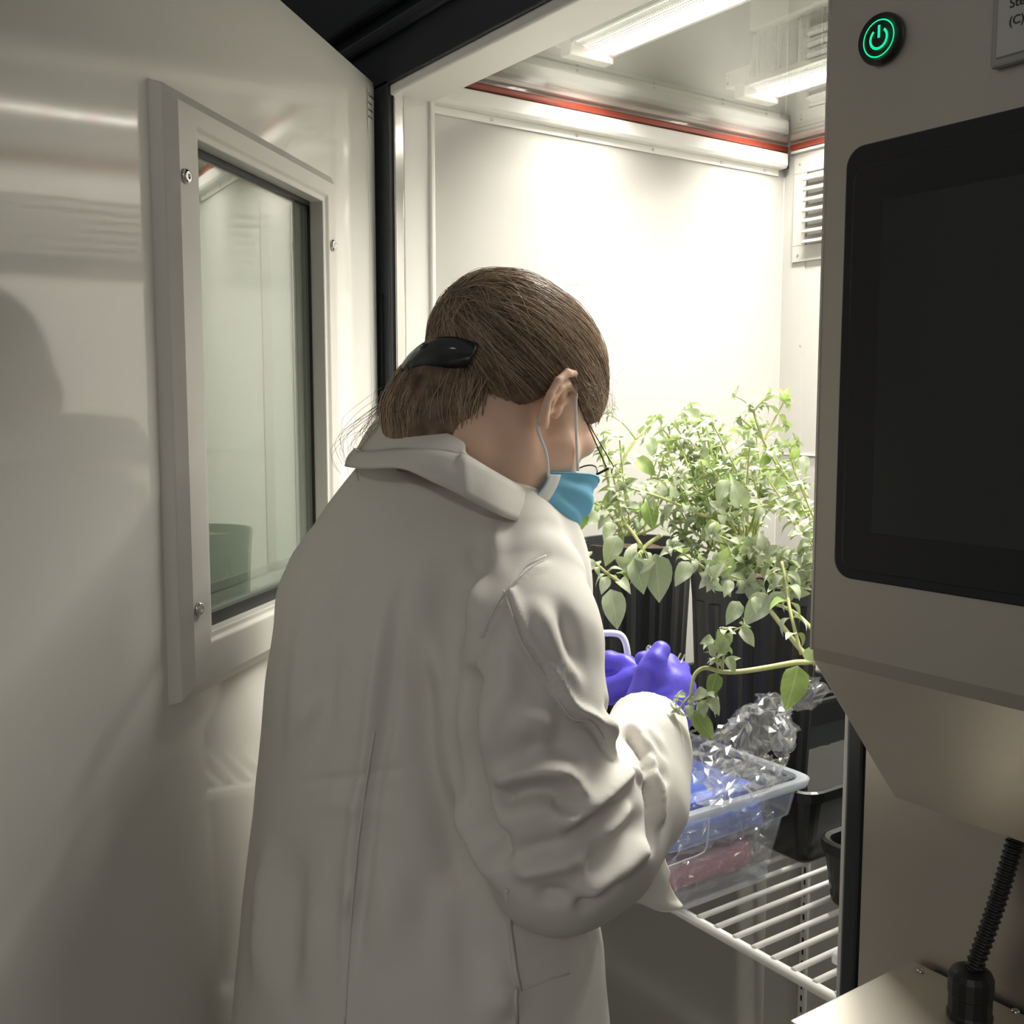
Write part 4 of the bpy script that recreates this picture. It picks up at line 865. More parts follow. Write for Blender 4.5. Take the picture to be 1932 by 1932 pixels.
# ------------------------------------------------------------------ potted shrubs
M['pot'] = pmat('black_pot', (.016, .017, .018), .42, bump=dict(scale=120, strength=.05, dist=.001))
M['soil'] = pmat('potting_soil', (.05, .032, .02), .95, var=(90, .5), bump=dict(scale=160, strength=1, dist=.006))
M['stem'] = pmat('pale_green_stem', (.52, .54, .24), .6, var=(25, .15))
def leaf_mat(name, c0, c1):
    m, nt, b = nmat(name); b.inputs['Roughness'].default_value = .75; b.inputs['Specular IOR Level'].default_value = .25
    oi = nt.nodes.new('ShaderNodeObjectInfo'); cr = nt.nodes.new('ShaderNodeValToRGB'); cr.color_ramp.elements[0].color = (*c0, 1); cr.color_ramp.elements[1].color = (*c1, 1)
    ge = nt.nodes.new('ShaderNodeNewGeometry'); ad = nt.nodes.new('ShaderNodeMath'); ad.operation = 'ADD'; link(nt, oi.outputs['Random'], ad.inputs[0]); link(nt, ge.outputs['Random Per Island'], ad.inputs[1]); fr_ = nt.nodes.new('ShaderNodeMath'); fr_.operation = 'FRACT'; link(nt, ad.outputs[0], fr_.inputs[0]); link(nt, fr_.outputs[0], cr.inputs[0])
    tc = nt.nodes.new('ShaderNodeTexCoord'); nz = nt.nodes.new('ShaderNodeTexNoise'); nz.inputs['Scale'].default_value = 5; nz.inputs['Detail'].default_value = 5; link(nt, tc.outputs['Object'], nz.inputs['Vector'])
    mx = nt.nodes.new('ShaderNodeMix'); mx.data_type = 'RGBA'; mx.blend_type = 'MULTIPLY'; mx.inputs[0].default_value = .35; link(nt, cr.outputs[0], mx.inputs[6]); link(nt, nz.outputs['Color'], mx.inputs[7])
    sc_ = nt.nodes.new('ShaderNodeMix'); sc_.data_type = 'RGBA'; sc_.inputs[0].default_value = .55; link(nt, mx.outputs[2], sc_.inputs[6]); link(nt, cr.outputs[0], sc_.inputs[7])
    sx_ = nt.nodes.new('ShaderNodeSeparateXYZ'); link(nt, tc.outputs['Object'], sx_.inputs[0])
    def mth(op, a, v): n_ = nt.nodes.new('ShaderNodeMath'); n_.operation = op; link(nt, a, n_.inputs[0]); (link(nt, v, n_.inputs[1]) if hasattr(v, 'is_linked') else setattr(n_.inputs[1], 'default_value', v)); return n_.outputs[0]
    ay = mth('ABSOLUTE', sx_.outputs[1], 0.); mid = mth('LESS_THAN', ay, .016); sv = mth('LESS_THAN', mth('FRACT', mth('MULTIPLY', mth('SUBTRACT', sx_.outputs[0], mth('MULTIPLY', ay, .85)), 6.), 0.), .13)
    vf = mth('ADD', mth('MULTIPLY', mid, .45), mth('MULTIPLY', sv, .16)); vm = nt.nodes.new('ShaderNodeMix'); vm.data_type = 'RGBA'; link(nt, vf, vm.inputs[0]); link(nt, sc_.outputs[2], vm.inputs[6]); vm.inputs[7].default_value = (.74, .78, .55, 1)
    link(nt, vm.outputs[2], b.inputs['Base Color'])
    tl = nt.nodes.new('ShaderNodeBsdfTranslucent'); tl.inputs[0].default_value = (.30, .42, .10, 1); ms = nt.nodes.new('ShaderNodeMixShader'); ms.inputs[0].default_value = .22
    link(nt, b.outputs[0], ms.inputs[1]); link(nt, tl.outputs[0], ms.inputs[2]); link(nt, ms.outputs[0], nt.nodes['Material Output'].inputs[0]); return m
M['leaf'] = leaf_mat('grey_green_leaf', (.40, .48, .32), (.62, .67, .51)); M['leafg'] = leaf_mat('fresh_green_leaf', (.26, .40, .11), (.42, .55, .22)); M['tip'] = leaf_mat('silvery_tip_leaf', (.56, .61, .46), (.72, .75, .60))
# leaf meshes: unit length along +x, width along y, blade up +z, folded on the midrib and curled down
def leaf_mesh(name, wid, curl, fold, wave, mat):
    nx, ny = 8, 5; P = []
    for i in range(nx):
        t = i/(nx-1); w = wid*(math.sin(math.pi*min(1, t**.72))**.85)*(1-.25*t)+(.012 if i == 0 else 0); w = max(w, .004); row = []
        a = -curl*t; x = math.sin(curl*t)/curl if curl > .01 else t; z = -(1-math.cos(curl*t))/curl if curl > .01 else 0
        for j in range(ny):
            s = (j-(ny-1)/2)/((ny-1)/2); row.append((x, s*w, z+fold*abs(s)*w+wave*w*math.sin(t*9+s*1.5)*abs(s)))
        P.append(row)
    b_ = MB().grid(P); me = bpy.data.meshes.new(name); me.from_pydata(b_.v, [], b_.f); me.polygons.foreach_set('use_smooth', [True]*len(me.polygons)); me.materials.append(mat); return me
LM = {k: [leaf_mesh('leaf', *a, M[k]) for a in ((.32, .5, .30, .14), (.36, 1.1, .40, .14), (.29, 1.6, .5, .10), (.33, .55, .38, .26), (.26, 2.2, .5, .05))] for k in ('leaf', 'leafg', 'tip')}
lr = random.Random(5)
class Shrub:
    def __init__(s, px, py, label, r=.094, rot=0, top=1.27):
        s.e = empty('potted_shrub', (px, py, ZSH+.007)); tag(s.e, label, 'plant', 'potted grey-green shrubs in the trays')
        s.inv = Matrix.Translation(-s.e.location); s.n = 0; s.L = []; z0 = ZSH+.007; s.px, s.py = px, py
        # ribbed tapering pot
        n_ = 72; P = []
        for (z, rr, rib) in ((z0, r*.80, 0), (z0+.004, r*.81, 1), (top-.045, r*.965, 1), (top-.042, r*.99, 0), (top-.002, r*1.03, 0), (top, r*1.025, 0), (top-.001, r*.985, 0), (top-.03, r*.955, 0)):
            P.append([(px+(rr+rib*.0022*(1 if (k % 4) < 2 else -1))*math.cos(2*math.pi*k/n_+rot), py+(rr+rib*.0022*(1 if (k % 4) < 2 else -1))*math.sin(2*math.pi*k/n_+rot), z) for k in range(n_)])
        b_ = MB().grid(P, closed_u=True); b_.f.append(tuple(range(n_))[::-1]); o = b_.build('pot', M['pot'], s.e); o.matrix_parent_inverse = s.inv
        so = [[(px+q*r*.965*math.cos(2*math.pi*k/24), py+q*r*.965*math.sin(2*math.pi*k/24), top-.020+.006*math.sin(k*2.3+q*9)) for k in range(24)] for q in (.02, .35, .7, 1)]
        o = MB().grid(so, closed_u=True).build('soil', M['soil'], s.e, smooth=True); o.matrix_parent_inverse = s.inv
        s.top = top-.02
    def leaf(s, p, d, up, L, kind='leaf', var=None, roll=0):
        d = np.array(d, float); d /= np.linalg.norm(d); up = np.array(up, float); sd = np.cross(up, d)
        if np.linalg.norm(sd) < 1e-3: sd = np.cross([1, 0, .1], d)
        sd /= np.linalg.norm(sd); u = np.cross(d, sd)
        if roll: sd, u = math.cos(roll)*sd+math.sin(roll)*u, math.cos(roll)*u-math.sin(roll)*sd
        v = lr.randrange(5) if var is None else var; mw = Matrix(((d[0]*L, sd[0]*L, u[0]*L, p[0]), (d[1]*L, sd[1]*L, u[1]*L, p[1]), (d[2]*L, sd[2]*L, u[2]*L, p[2]), (0, 0, 0, 1)))
        q = np.array(p)-CC; dep = max(q@CF, .1); sx_ = abs(966+FPX*(q@CR)/dep-1000) ; vis = 1 if sx_ < 560 else .2
        s.L.append((L/dep*vis, kind, v, mw)); s.n += 1
    def finish(s):          # the 300 largest leaves are parts of their own, the small rest one part
        s.L.sort(key=lambda t: -t[0]); rest = {}
        for i, (_, kind, v, mw) in enumerate(s.L):
            if i < 300:
                o = bpy.data.objects.new('leaf', LM[kind][v]); COL.objects.link(o); o.parent = s.e; o.matrix_parent_inverse = s.inv; o.matrix_basis = mw
            else: rest.setdefault(kind, []).append((v, mw))
        b_ = MB(); mi = []; ks = list(rest)
        for ki, k in enumerate(ks):
            for v, mw in rest[k]:
                me = LM[k][v]; b_.add([mw @ w.co for w in me.vertices], [tuple(p.vertices) for p in me.polygons]); mi += [ki]*len(me.polygons)
        if mi:
            o = b_.build('small_leaves', None, s.e, smooth=True); o.matrix_parent_inverse = s.inv; o['kind'] = 'stuff'
            for k in ks: o.data.materials.append(M[k])
            o.data.polygons.foreach_set('material_index', mi)
    def stem(s, pts, r0, r1, name='stem'):
        W = smooth_loop(pts, 5, False); o = MB().tube(W, list(np.linspace(r0, r1, len(W))), 7).build(name, M['stem'], s.e, smooth=True); o.matrix_parent_inverse = s.inv; return W
    def shoot(s, pts, r0=.0024, r1=.0011, L0=.034, L1=.016, gap=.026, tip=True, start=.15):
        W = s.stem(pts, r0, r1); seg = np.linalg.norm(np.diff(W, axis=0), axis=1); cum = np.r_[0, np.cumsum(seg)]; tot = cum[-1]; t = tot*start+lr.uniform(0, gap*.5); k = 0
        while t < tot-.006:
            i = min(np.searchsorted(cum, t)-1, len(W)-2); i = max(i, 0); f = (t-cum[i])/max(seg[i], 1e-6); p = W[i]*(1-f)+W[i+1]*f; ax = (W[i+1]-W[i])/max(seg[i], 1e-6)
            a0 = lr.uniform(0, 6.28); u = np.cross(ax, [.3, .2, .9]); u /= np.linalg.norm(u)+1e-9; v = np.cross(ax, u); q = t/tot; L = (L0*(1-q)+L1*q)*lr.uniform(.75, 1.25)
            for m_ in range(2):
                a = a0+m_*math.pi+lr.uniform(-.5, .5); out = math.cos(a)*u+math.sin(a)*v; d = out*.8+ax*.35+np.array([0, 0, .12]); s.leaf(p+out*.002, d, (0, 0, 1), L, 'leafg' if lr.random() < .16 else 'leaf', roll=lr.uniform(-.5, .5))
            if lr.random() < .35:
                a = lr.uniform(0, 6.28); out = math.cos(a)*u+math.sin(a)*v; s.rosette(p+out*.006, ax*.5+out, .012, 4)
            t += gap*(1-.4*q)*lr.uniform(.8, 1.2); k += 1
        if tip: s.rosette(W[-1], W[-1]-W[-2], L1*1.1, 7)
    def rosette(s, p, ax, L, n):
        ax = np.array(ax, float); ax /= np.linalg.norm(ax)+1e-9; u = np.cross(ax, [.31, .2, .93]); u /= np.linalg.norm(u)+1e-9; v = np.cross(ax, u); a0 = lr.uniform(0, 6)
        for k in range(n):
            a = a0+k*2.4; out = math.cos(a)*u+math.sin(a)*v; e_ = .15+.9*(1-k/n); s.leaf(p+out*.001, out*e_+ax*(1.1-e_*.7), ax+out*-.2, L*(.55+.6*(1-k/n))*lr.uniform(.8, 1.2), 'tip' if lr.random() < .72 else 'leaf', var=lr.choice([0, 1, 2, 4]))
def A(P, d0, d1): n_ = len(P); return [at(x, y, d0+(d1-d0)*i/(n_-1)) for i, (x, y) in enumerate(P)]
S1 = Shrub(-1.318, 1.168, 'grey-green shrub in the ribbed black pot nearest the left wall', top=1.275)
S2 = Shrub(-1.052, 1.170, 'dense grey-green shrub in the ribbed black pot behind the clear bin', top=1.262, rot=.03)
S3 = Shrub(-.712, 1.20, 'grey-green shrub whose pot is hidden behind the console, one stem trailing over the bin', r=.078, top=1.17)
b1 = at(1175, 1000, 1.66); b2 = at(1420, 1075, 1.50); b3 = np.array([-.712, 1.20, 1.15])
# traced main stems
S1.shoot([b1, at(1153, 974, 1.62), at(1118, 945, 1.58), at(1086, 925, 1.56)], .0034, .0020, start=.35)
S1.shoot([b1, at(1159, 958, 1.63), at(1140, 875, 1.62), at(1134, 850, 1.62)], .0032, .0012)
S1.shoot([at(1165, 960, 1.64), at(1173, 875, 1.63), at(1200, 829, 1.63)], .003, .002, tip=False); S1.shoot([at(1200, 829, 1.63), at(1178, 801, 1.62), at(1152, 782, 1.62)], .002, .001, L0=.024)
S1.shoot([at(1200, 829, 1.63), at(1222, 806, 1.64), at(1240, 790, 1.65)], .0018, .001, L0=.026)
S1.shoot([at(1247, 1010, 1.60), at(1214, 1035, 1.52), at(1190, 1075, 1.47), at(1178, 1103, 1.45)], .0036, .0026, tip=False, start=.5)
S1.shoot([at(1178, 1103, 1.45), at(1150, 1085, 1.43), at(1126, 1065, 1.42), at(1094, 1042, 1.42)], .0026, .0012, L0=.032, L1=.018)
S1.stem([at(1214, 1035, 1.52), at(1190, 1000, 1.54), at(1173, 982, 1.56)], .0028, .002)
S1.shoot([at(1214, 1035, 1.52), at(1205, 1060, 1.47), at(1195, 1068, 1.45)], .002, .0012, L0=.03, L1=.03)
def big(S, p0, p1, d, kind, wid=1.0, var=3, roll=0): a, b_ = at(*p0, d), at(*p1, d-.012); v = b_-a; S.leaf(a, v, -CF+.3*_z, np.linalg.norm(v), kind, var, roll)
for a in (((1152, 1112), (1168, 1190), 1.42, 'leaf'), ((1236, 1045), (1248, 1140), 1.46, 'leaf'), ((1195, 1055), (1218, 1122), 1.44, 'leaf'), ((1145, 1088), (1135, 1120), 1.42, 'leaf'), ((1118, 1055), (1108, 1082), 1.41, 'leaf'),
          ((1165, 1010), (1142, 1068), 1.46, 'leaf'), ((1100, 962), (1085, 1010), 1.5, 'leafg'), ((1130, 968), (1095, 990), 1.5, 'leaf'), ((1220, 945), (1235, 1000), 1.48, 'leafg'), ((1155, 985), (1140, 1022), 1.5, 'leaf'), ((1110, 895), (1098, 925), 1.56, 'leaf'), ((1165, 930), (1135, 950), 1.55, 'leafg'), ((1225, 825), (1235, 862), 1.6, 'leaf'), ((1200, 865), (1240, 895), 1.55, 'leafg')): big(S1, *a)
S2.shoot(A([(1400, 1030), (1354, 977), (1326, 972), (1247, 939), (1181, 919)], 1.48, 1.40), .0034, .0014, start=.3)
S2.shoot(A([(1395, 1030), (1340, 955), (1304, 917), (1285, 895)], 1.50, 1.45), .0028, .0012)
S3.shoot([b3, at(1600, 1010, 1.34), at(1515, 963, 1.38), at(1480, 900, 1.40), at(1441, 832, 1.41), at(1422, 777, 1.41)], .0042, .0016, start=.55, gap=.05)
S3.shoot(A([(1441, 832), (1462, 790), (1482, 752)], 1.41, 1.42), .0018, .001, L0=.026); S3.shoot(A([(1441, 832), (1418, 808), (1398, 790)], 1.41, 1.41), .0014, .001, L0=.03)
S3.shoot(A([(1422, 777), (1405, 757), (1388, 748)], 1.41, 1.41), .0012, .0008, L0=.024); S3.shoot(A([(1422, 777), (1437, 758), (1452, 745)], 1.41, 1.41), .0012, .0008, L0=.024)
S3.shoot(A([(1515, 963), (1441, 955), (1384, 974)], 1.38, 1.36), .0028, .0016, start=.4); S3.shoot(A([(1520, 960), (1490, 910), (1455, 850)], 1.37, 1.36), .002, .001, start=.4)
S3.shoot(A([(1525, 940), (1500, 890), (1490, 845)], 1.38, 1.40), .002, .001, start=.4)
S2.shoot(A([(1398, 1058), (1375, 1030), (1348, 1004)], 1.46, 1.42), .0026, .0014); S2.shoot(A([(1400, 1070), (1345, 1076), (1315, 1062), (1271, 1032)], 1.46, 1.36), .0026, .0012, L0=.03)
S2.shoot(A([(1400, 1057), (1425, 1111), (1441, 1136)], 1.44, 1.34), .003, .0024, tip=False); S2.shoot(A([(1420, 1100), (1400, 1095), (1370, 1085), (1340, 1090)], 1.38, 1.30), .002, .0011, L0=.034, L1=.022)
S3.stem(A([(1441, 1136), (1475, 1180), (1507, 1221), (1538, 1252)], 1.30, 1.18), .0028, .0034); S3.stem(A([(1441, 1136), (1475, 1144), (1505, 1160), (1535, 1190)], 1.30, 1.2), .002, .0026)
S3.shoot(A([(1475, 1060), (1486, 1110), (1490, 1150), (1512, 1235)], 1.27, 1.19), .0018, .0022, tip=False); S3.shoot(A([(1485, 1115), (1472, 1100), (1455, 1085)], 1.27, 1.27), .0014, .001); S3.shoot(A([(1488, 1118), (1505, 1095), (1522, 1085)], 1.27, 1.27), .0014, .001)
# trailing stem in front of the glove
S3.stem([b3, np.array([-.74, 1.06, 1.235]), at(1548, 1243, 1.155), at(1500, 1250, 1.12), at(1450, 1259, 1.105), at(1395, 1267, 1.09), at(1360, 1267, 1.083), at(1330, 1260, 1.078), at(1310, 1275, 1.072), at(1303, 1312, 1.068)], .0038, .0018)
S3.shoot(A([(1362, 1265), (1366, 1225), (1368, 1190)], 1.083, 1.085), .0017, .001, L0=.020, L1=.012, gap=.014); S3.shoot(A([(1366, 1200), (1385, 1190), (1402, 1182)], 1.085, 1.085), .001, .0008, L0=.018, L1=.010, gap=.012)
S3.shoot(A([(1355, 1262), (1350, 1240), (1345, 1215)], 1.08, 1.08), .001, .0008, L0=.018, L1=.012, gap=.012)
S3.shoot(A([(1303, 1312), (1290, 1325), (1280, 1338)], 1.068, 1.06), .0013, .0008, L0=.016, L1=.010, gap=.010); S3.shoot(A([(1303, 1315), (1325, 1322), (1348, 1318)], 1.068, 1.065), .0013, .0008, L0=.020, L1=.012, gap=.012)
S3.stem(A([(1303, 1315), (1306, 1340), (1312, 1360)], 1.068, 1.06), .0014, .001)
for a in (((1310, 1348), (1350, 1396), 1.06, 'leafg'), ((1308, 1340), (1332, 1385), 1.065, 'leaf'), ((1325, 1322), (1330, 1352), 1.06, 'leaf'), ((1340, 1318), (1358, 1348), 1.06, 'leaf'), ((1352, 1270), (1340, 1318), 1.075, 'leafg'), ((1330, 1300), (1310, 1320), 1.06, 'leaf'), ((1300, 1330), (1302, 1355), 1.06, 'leaf'),
          ((1362, 1230), (1358, 1192), 1.075, 'leaf'), ((1372, 1240), (1388, 1268), 1.075, 'leaf'), ((1398, 1185), (1425, 1218), 1.07, 'tip'), ((1350, 1235), (1338, 1215), 1.07, 'leaf'), ((1345, 1205), (1325, 1212), 1.07, 'leaf')): big(S3, *a)
big(S3, (1505, 1256), (1487, 1345), 1.10, 'leafg'); big(S3, (1520, 1245), (1545, 1215), 1.12, 'leaf')
for a in (((1448, 1120), (1405, 1180), 1.26, 'leaf'), ((1395, 1135), (1372, 1178), 1.27, 'leaf'), ((1425, 1125), (1430, 1158), 1.25, 'leaf'), ((1452, 1130), (1480, 1118), 1.25, 'leaf'), ((1300, 1060), (1275, 1105), 1.34, 'leaf'), ((1350, 1085), (1335, 1115), 1.3, 'leaf'), ((1378, 1095), (1368, 1125), 1.3, 'leaf'), ((1355, 985), (1325, 1012), 1.38, 'leafg'),
          ((1370, 905), (1355, 948), 1.36, 'leaf'), ((1400, 960), (1385, 900), 1.36, 'leaf'), ((1450, 860), (1435, 880), 1.36, 'leafg'), ((1478, 900), (1462, 925), 1.36, 'leafg'), ((1510, 925), (1488, 905), 1.34, 'leaf'), ((1515, 860), (1522, 890), 1.34, 'leaf'), ((1320, 790), (1290, 770), 1.45, 'leaf')): big(S2, *a)
# random fill shoots from both pots
for k in range(30):
    x, y = lr.uniform(1255, 1440), lr.uniform(775, 985); d = lr.uniform(1.40, 1.58); m_ = ((1405+x)/2+lr.uniform(-35, 35), (1050+y)/2+lr.uniform(0, 40))
    S2.shoot([at(1400+lr.uniform(-40, 45), 1060, 1.50), at(*m_, (1.5+d)/2), at(x, y, d)], .0022, .0010, L0=.034, L1=.018, gap=.026, start=.4)
for k in range(12):
    x, y = lr.uniform(1120, 1290), lr.uniform(810, 980); d = lr.uniform(1.52, 1.68)
    S1.shoot([at(1190+lr.uniform(-40, 40), 1010, 1.66), at((1190+x)/2, (1000+y)/2+20, (1.66+d)/2), at(x, y, d)], .0022, .0010, L0=.032, L1=.018, start=.4)
for k in range(12):
    x, y = lr.uniform(1430, 1522), lr.uniform(860, 1100); d = lr.uniform(1.24, 1.40)
    S3.shoot([at(1590, 1090+lr.uniform(-30, 30), 1.30), at((1590+x)/2, (1090+y)/2+10, (1.3+d)/2), at(x, y, d)], .002, .001, L0=.032, L1=.018, start=.5)
for k in range(8):
    x, y = lr.uniform(1300, 1500), lr.uniform(1000, 1120)
    S2.shoot([at(1420+lr.uniform(-50, 50), 1065, 1.47), at((1420+x)/2, (1040+y)/2, 1.40), at(x, y, lr.uniform(1.30, 1.38))], .002, .001, L0=.032, L1=.018, start=.3)
for k, (x, y) in enumerate(((1304, 766), (1335, 790), (1360, 805), (1272, 800), (1252, 812), (1310, 830), (1480, 800), (1500, 835), (1395, 820))):
    S2.shoot([at(1380, 1000, 1.52), at((1345+x)/2, (880+y)/2+20, 1.54), at(x, y, 1.55)], .002, .001, L0=.030, L1=.016, start=.55)
for s_ in (S1, S2, S3): s_.finish()
# ------------------------------------------------------------------ clear storage bin and its bags
M['binp'] = film_mat('clear_bin_plastic', (.96, .975, .99), .05, .14, diff=.13, dcol=(.85, .90, .97))
M['film'] = film_mat('crumpled_clear_film', (.985, .988, .99), .12, .13, diff=.11, dcol=(.9, .92, .94))
M['blue'] = pmat('blue_packs', (.12, .21, .92), .4, var=(40, .3), bump=dict(scale=60, strength=.5, dist=.004))
M['redp'] = pmat('red_packs', (.98, .30, .36), .45, var=(40, .25), bump=dict(scale=60, strength=.5, dist=.004))
M['film2'] = film_mat('thin_bag_film', (.99, .99, .99), .05, .12, diff=.03)
bn = empty('storage_bin', (-.98, .92, ZSH)); tag(bn, 'clear plastic bin of blue and red packs on the shelf edge', 'bin')
RX0, RX1, RY0, RY1, RZ = -1.118, -.852, .800, 1.046, 1.030
BX0, BX1, BY0, BY1 = -1.098, -.876, .828, 1.020
def bring(x0, x1, y0, y1, z, r): return [((x0+x1)/2+a, (y0+y1)/2+b, z) for a, b in rrect(x1-x0, y1-y0, r, 6)]
zs = ZSH+.001
def lerp(t, z, dx=0): return bring(BX0+(RX0-BX0)*t-dx, BX1+(RX1-BX1)*t+dx, BY0+(RY0-BY0)*t-dx, BY1+(RY1-BY1)*t+dx, z, .022)
P = [lerp(0, zs, -.004), lerp(0, zs+.004), lerp(.55, .981), lerp(.60, .983, .004), lerp(.9, 1.022, .003), lerp(.9, 1.022, .011), lerp(.9, RZ-.001, .012), lerp(.9, RZ, .009), lerp(.9, RZ, .003)]
b_ = MB().grid(P, closed_u=True); b_.f.append(tuple(range(len(P[0])))[::-1]); bbd = keep(b_.build('bin_body', M['binp'], smooth=False), bn)
M['rimp'] = film_mat('milky_rim', (.85, .89, .94), .08, .2, diff=.5, dcol=(.88, .92, .97))
rim = MB(); R_ = [lerp(.9, 1.020, .0115), lerp(.9, RZ-.001, .0135), lerp(.9, RZ+.001, .010), lerp(.9, RZ, .002)]; rim.grid(R_, closed_u=True); keep(rim.build('bin_rim', M['rimp'], smooth=True), bn)
bb = MB().grid([lerp(-.02, zs-.0005, -.010), lerp(0, zs, .0), lerp(.02, zs+.004, .0012)], closed_u=True); bb.f.append(tuple(range(len(P[0])))[::-1]); keep(bb.build('bin_base', M['rimp'], smooth=False), bn)
hp = [on(x, y, 0, -.8605) for x, y in ((1338, 1532), (1336, 1570), (1332, 1600), (1322, 1611), (1295, 1622), (1258, 1636))]
sub(MB().tube(smooth_loop(hp, 4, False), .0011, 6).build('moulded_line', M['rimp'], smooth=True), bbd)
def lump(name, c, r, seed, mat, e, amp=.006, n=(48, 26), pw=.26):
    P = []
    for i in range(n[1]):
        v = -math.pi/2+math.pi*i/(n[1]-1); row = []
        for j in range(n[0]):
            u = 2*math.pi*j/n[0]; sg = lambda x: math.copysign(abs(x)**pw, x)
            row.append((c[0]+r[0]*sg(math.cos(v))*sg(math.cos(u)), c[1]+r[1]*sg(math.cos(v))*sg(math.sin(u)), c[2]+r[2]*sg(math.sin(v))))
        P.append(row)
    A_ = np.array(P); q = A_.reshape(-1, 3); nz = np.abs(vnoise(q, .022, seed))*2-.4+.5*np.abs(vnoise(q, .009, seed+1)); dv = (q-np.array(c))/np.array(r); dv /= np.linalg.norm(dv, axis=1, keepdims=True)+1e-9
    A_ = (q+dv*(amp*nz)[:, None]).reshape(A_.shape); o = MB().grid(A_, closed_u=True).build(name, mat, smooth=True); keep(o, e); return o
def sheet(name, rows, amp, seed, mat, e, nu=34, nv=20, sc=.02, flat=True):
    # rows: list of rows of control points (world) -> crumpled film
    R_ = [smooth_loop(r, 8, False) for r in rows]; m_ = min(len(r) for r in R_); G_ = np.array([r[np.linspace(0, len(r)-1, nu).astype(int)] for r in R_])
    C2 = np.array([smooth_loop(G_[:, j], max(2, nv//(len(rows)-1)), False) for j in range(nu)]).transpose(1, 0, 2); s_ = C2.shape; q = C2.reshape(-1, 3)
    off = np.stack([np.abs(vnoise(q, sc, seed+k))-.12+.45*np.abs(vnoise(q, sc*.42, seed+7+k)) for k in range(3)], 1)*amp*2
    o = MB().grid((q+off).reshape(s_)).build(name, mat, smooth=not flat); keep(o, e); return o
eb_ = empty('bag_of_packs', (-.98, .93, zs+.07)); tag(eb_, 'clear bag of blue packs on top inside the bin', 'bag', 'bagged packs in the bin')
lump('blue_pack', (-.985, .932, .976), (.096, .092, .020), 20, M['blue'], eb_, .009); lump('blue_pack', (-.975, .93, 1.010), (.085, .072, .012), 33, M['blue'], eb_, .008)
lump('bag_film', (-.982, .934, .993), (.101, .092, .034), 41, M['film2'], eb_, .010, (56, 34))
er_ = empty('bag_of_packs', (-.985, .925, zs+.003)); tag(er_, 'clear bag of red packs lying at the bottom of the bin', 'bag', 'bagged packs in the bin')
lump('red_pack', (-.987, .926, .926), (.096, .086, .019), 52, M['redp'], er_, .007)
lump('bag_film', (-.987, .926, .926), (.099, .086, .022), 61, M['film2'], er_, .006, (56, 34))
for k_, (x_, ee, z_) in enumerate(((-.876, eb_, .985), (-.884, er_, .927))):
    rows_ = [[np.array([x_-.004+.004*((i+j) % 2), .84+.043*j, z_-.024+.016*i]) for j in range(5)] for i in range(4)]
    sheet('film_wrinkle', rows_, .012, 71+k_, M['film'], ee, 40, 24, .014)
ec = empty('plastic_bag', at(1400, 1480, 1.2)); tag(ec, 'crumpled clear plastic bag rising out of the bin', 'bag')
sheet('bag_sheet', [[at(1305, 1500, 1.09), at(1290, 1440, 1.15), at(1300, 1410, 1.2)], [at(1375, 1480, 1.10), at(1350, 1420, 1.14), at(1335, 1385, 1.2)], [at(1430, 1440, 1.14), at(1400, 1370, 1.16), at(1385, 1345, 1.22)], [at(1470, 1420, 1.17), at(1450, 1350, 1.17), at(1425, 1312, 1.22)], [at(1490, 1400, 1.2), at(1492, 1345, 1.19), at(1462, 1308, 1.23)]], .016, 3, M['film'], ec, 40, 44)
sheet('bag_sheet', [[at(1300, 1530, 1.06), at(1320, 1480, 1.10), at(1330, 1440, 1.15)], [at(1360, 1520, 1.06), at(1380, 1480, 1.10), at(1395, 1440, 1.16)], [at(1420, 1505, 1.07), at(1440, 1470, 1.12), at(1445, 1430, 1.17)], [at(1470, 1480, 1.10), at(1475, 1455, 1.14), at(1470, 1430, 1.18)]], .016, 13, M['film'], ec, 36, 36)
sheet('bag_sheet', [[at(1455, 1395, 1.18), at(1470, 1370, 1.18), at(1480, 1330, 1.18)], [at(1465, 1445, 1.17), at(1485, 1410, 1.17), at(1500, 1385, 1.18)], [at(1462, 1470, 1.17), at(1478, 1440, 1.17), at(1488, 1425, 1.18)]], .012, 23, M['film'], ec, 24, 20)
ed = empty('plastic_bag_scrap', at(1525, 1305, 1.27)); tag(ed, 'small crumpled film end beside the big hanging leaf', 'bag')
sheet('film_sheet', [[at(1485, 1345, 1.27), at(1490, 1310, 1.27), at(1500, 1280, 1.27)], [at(1515, 1338, 1.26), at(1518, 1305, 1.25), at(1525, 1276, 1.26)], [at(1540, 1325, 1.26), at(1550, 1305, 1.26), at(1557, 1290, 1.26)]], .012, 31, M['film'], ed, 26, 22)
sheet('film_sheet', [[at(1485, 1345, 1.275), at(1490, 1310, 1.28), at(1500, 1280, 1.28)], [at(1470, 1370, 1.24), at(1475, 1340, 1.24), at(1480, 1320, 1.24)], [at(1450, 1400, 1.20), at(1455, 1370, 1.20), at(1465, 1345, 1.20)]], .010, 35, M['film'], ed, 20, 22)
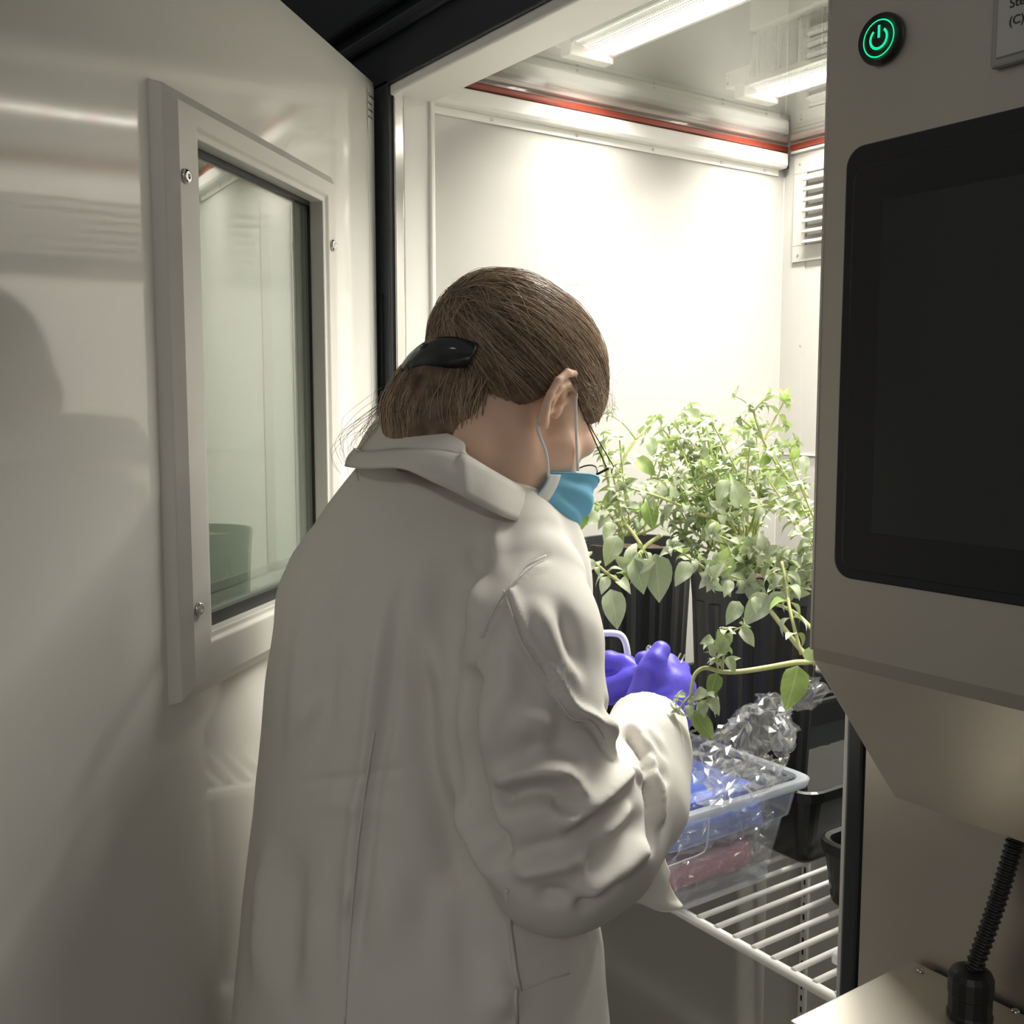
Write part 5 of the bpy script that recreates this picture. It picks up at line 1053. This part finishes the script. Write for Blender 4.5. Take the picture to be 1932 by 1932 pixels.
# white hooked rod standing in the bin
M['whitep'] = pmat('white_plastic', (.80, .82, .82), .3)
hk = [at(1121, 1199, 1.30), at(1136, 1195, 1.30), at(1160, 1195, 1.30), at(1174, 1201, 1.30), at(1182, 1220, 1.30), at(1185, 1250, 1.30), at(1186, 1300, 1.30), at(1188, 1400, 1.295), np.array([*at(1188, 1400, 1.295)[:2], .975])]
W = smooth_loop(hk, 5, False); rr = np.full(len(W), .0042); rr[:6] = np.linspace(.0022, .0042, 6)
o = MB().tube(W, list(rr), 10).build('hooked_rod', M['whitep'], smooth=True); tag(o, 'white bent plastic rod standing up behind the gloved hands', 'rod')
# vial and tweezers in the hands
M['vial'] = film_mat('vial_plastic', (.92, .95, .96), .10, .08, diff=.12)
v0, v1 = at(1206, 1268, 1.155), at(1234, 1222, 1.150); ax = v1-v0; L_ = np.linalg.norm(ax)
vi = empty('sample_vial', v0); tag(vi, 'tiny clear vial pinched between the gloved fingers', 'vial')
keep(MB().lathe(v0, ax, [(.001, 0), (.004, .003), (.0055, .010), (.0058, L_*.8), (.0072, L_*.8+.0005), (.0072, L_*.84)], 18).build('vial_tube', M['vial'], smooth=True), vi)
keep(MB().lathe(v0+ax*.84, ax, [(.0074, 0), (.0076, .003), (.0068, .0045), (.002, .005)], 18).build('vial_cap', M['vial'], smooth=True), vi)
tw = empty('tweezers', at(1268, 1268, 1.165)); tag(tw, 'fine steel tweezers held in the nearer gloved hand', 'tweezers')
for a, b in (((1262, 1280, 1.155), (1284, 1233, 1.18)), ((1270, 1282, 1.155), (1292, 1235, 1.182))):
    p, q = at(*a), at(*b); keep(MB().tube([p, p*.5+q*.5, q], [.0012, .0014, .0010], 6).build('prong', M['chrome'], smooth=True), tw)
keep(MB().tube([at(1256, 1296, 1.15), at(1266, 1281, 1.155)], [.0022, .0022], 8).build('joint', M['chrome'], smooth=True), tw)
# clear plug left on the shelf wires
pg = on(1602, 1806, 2, ZSH+.006); pgx, pgy = pg[0], pg[1]
o = MB().prism([(pgy-.006+a, ZSH+.0075+b) for a, b in rrect(.028, .013, .004, 4)], 0, pgx-.008, pgx+.012).build('plastic_plug', film_mat('milky_plug', (.85, .9, .92), .06, .15, diff=.4), bevel=.001); tag(o, 'small milky plastic plug lying on the shelf wires by the jamb', 'plug')
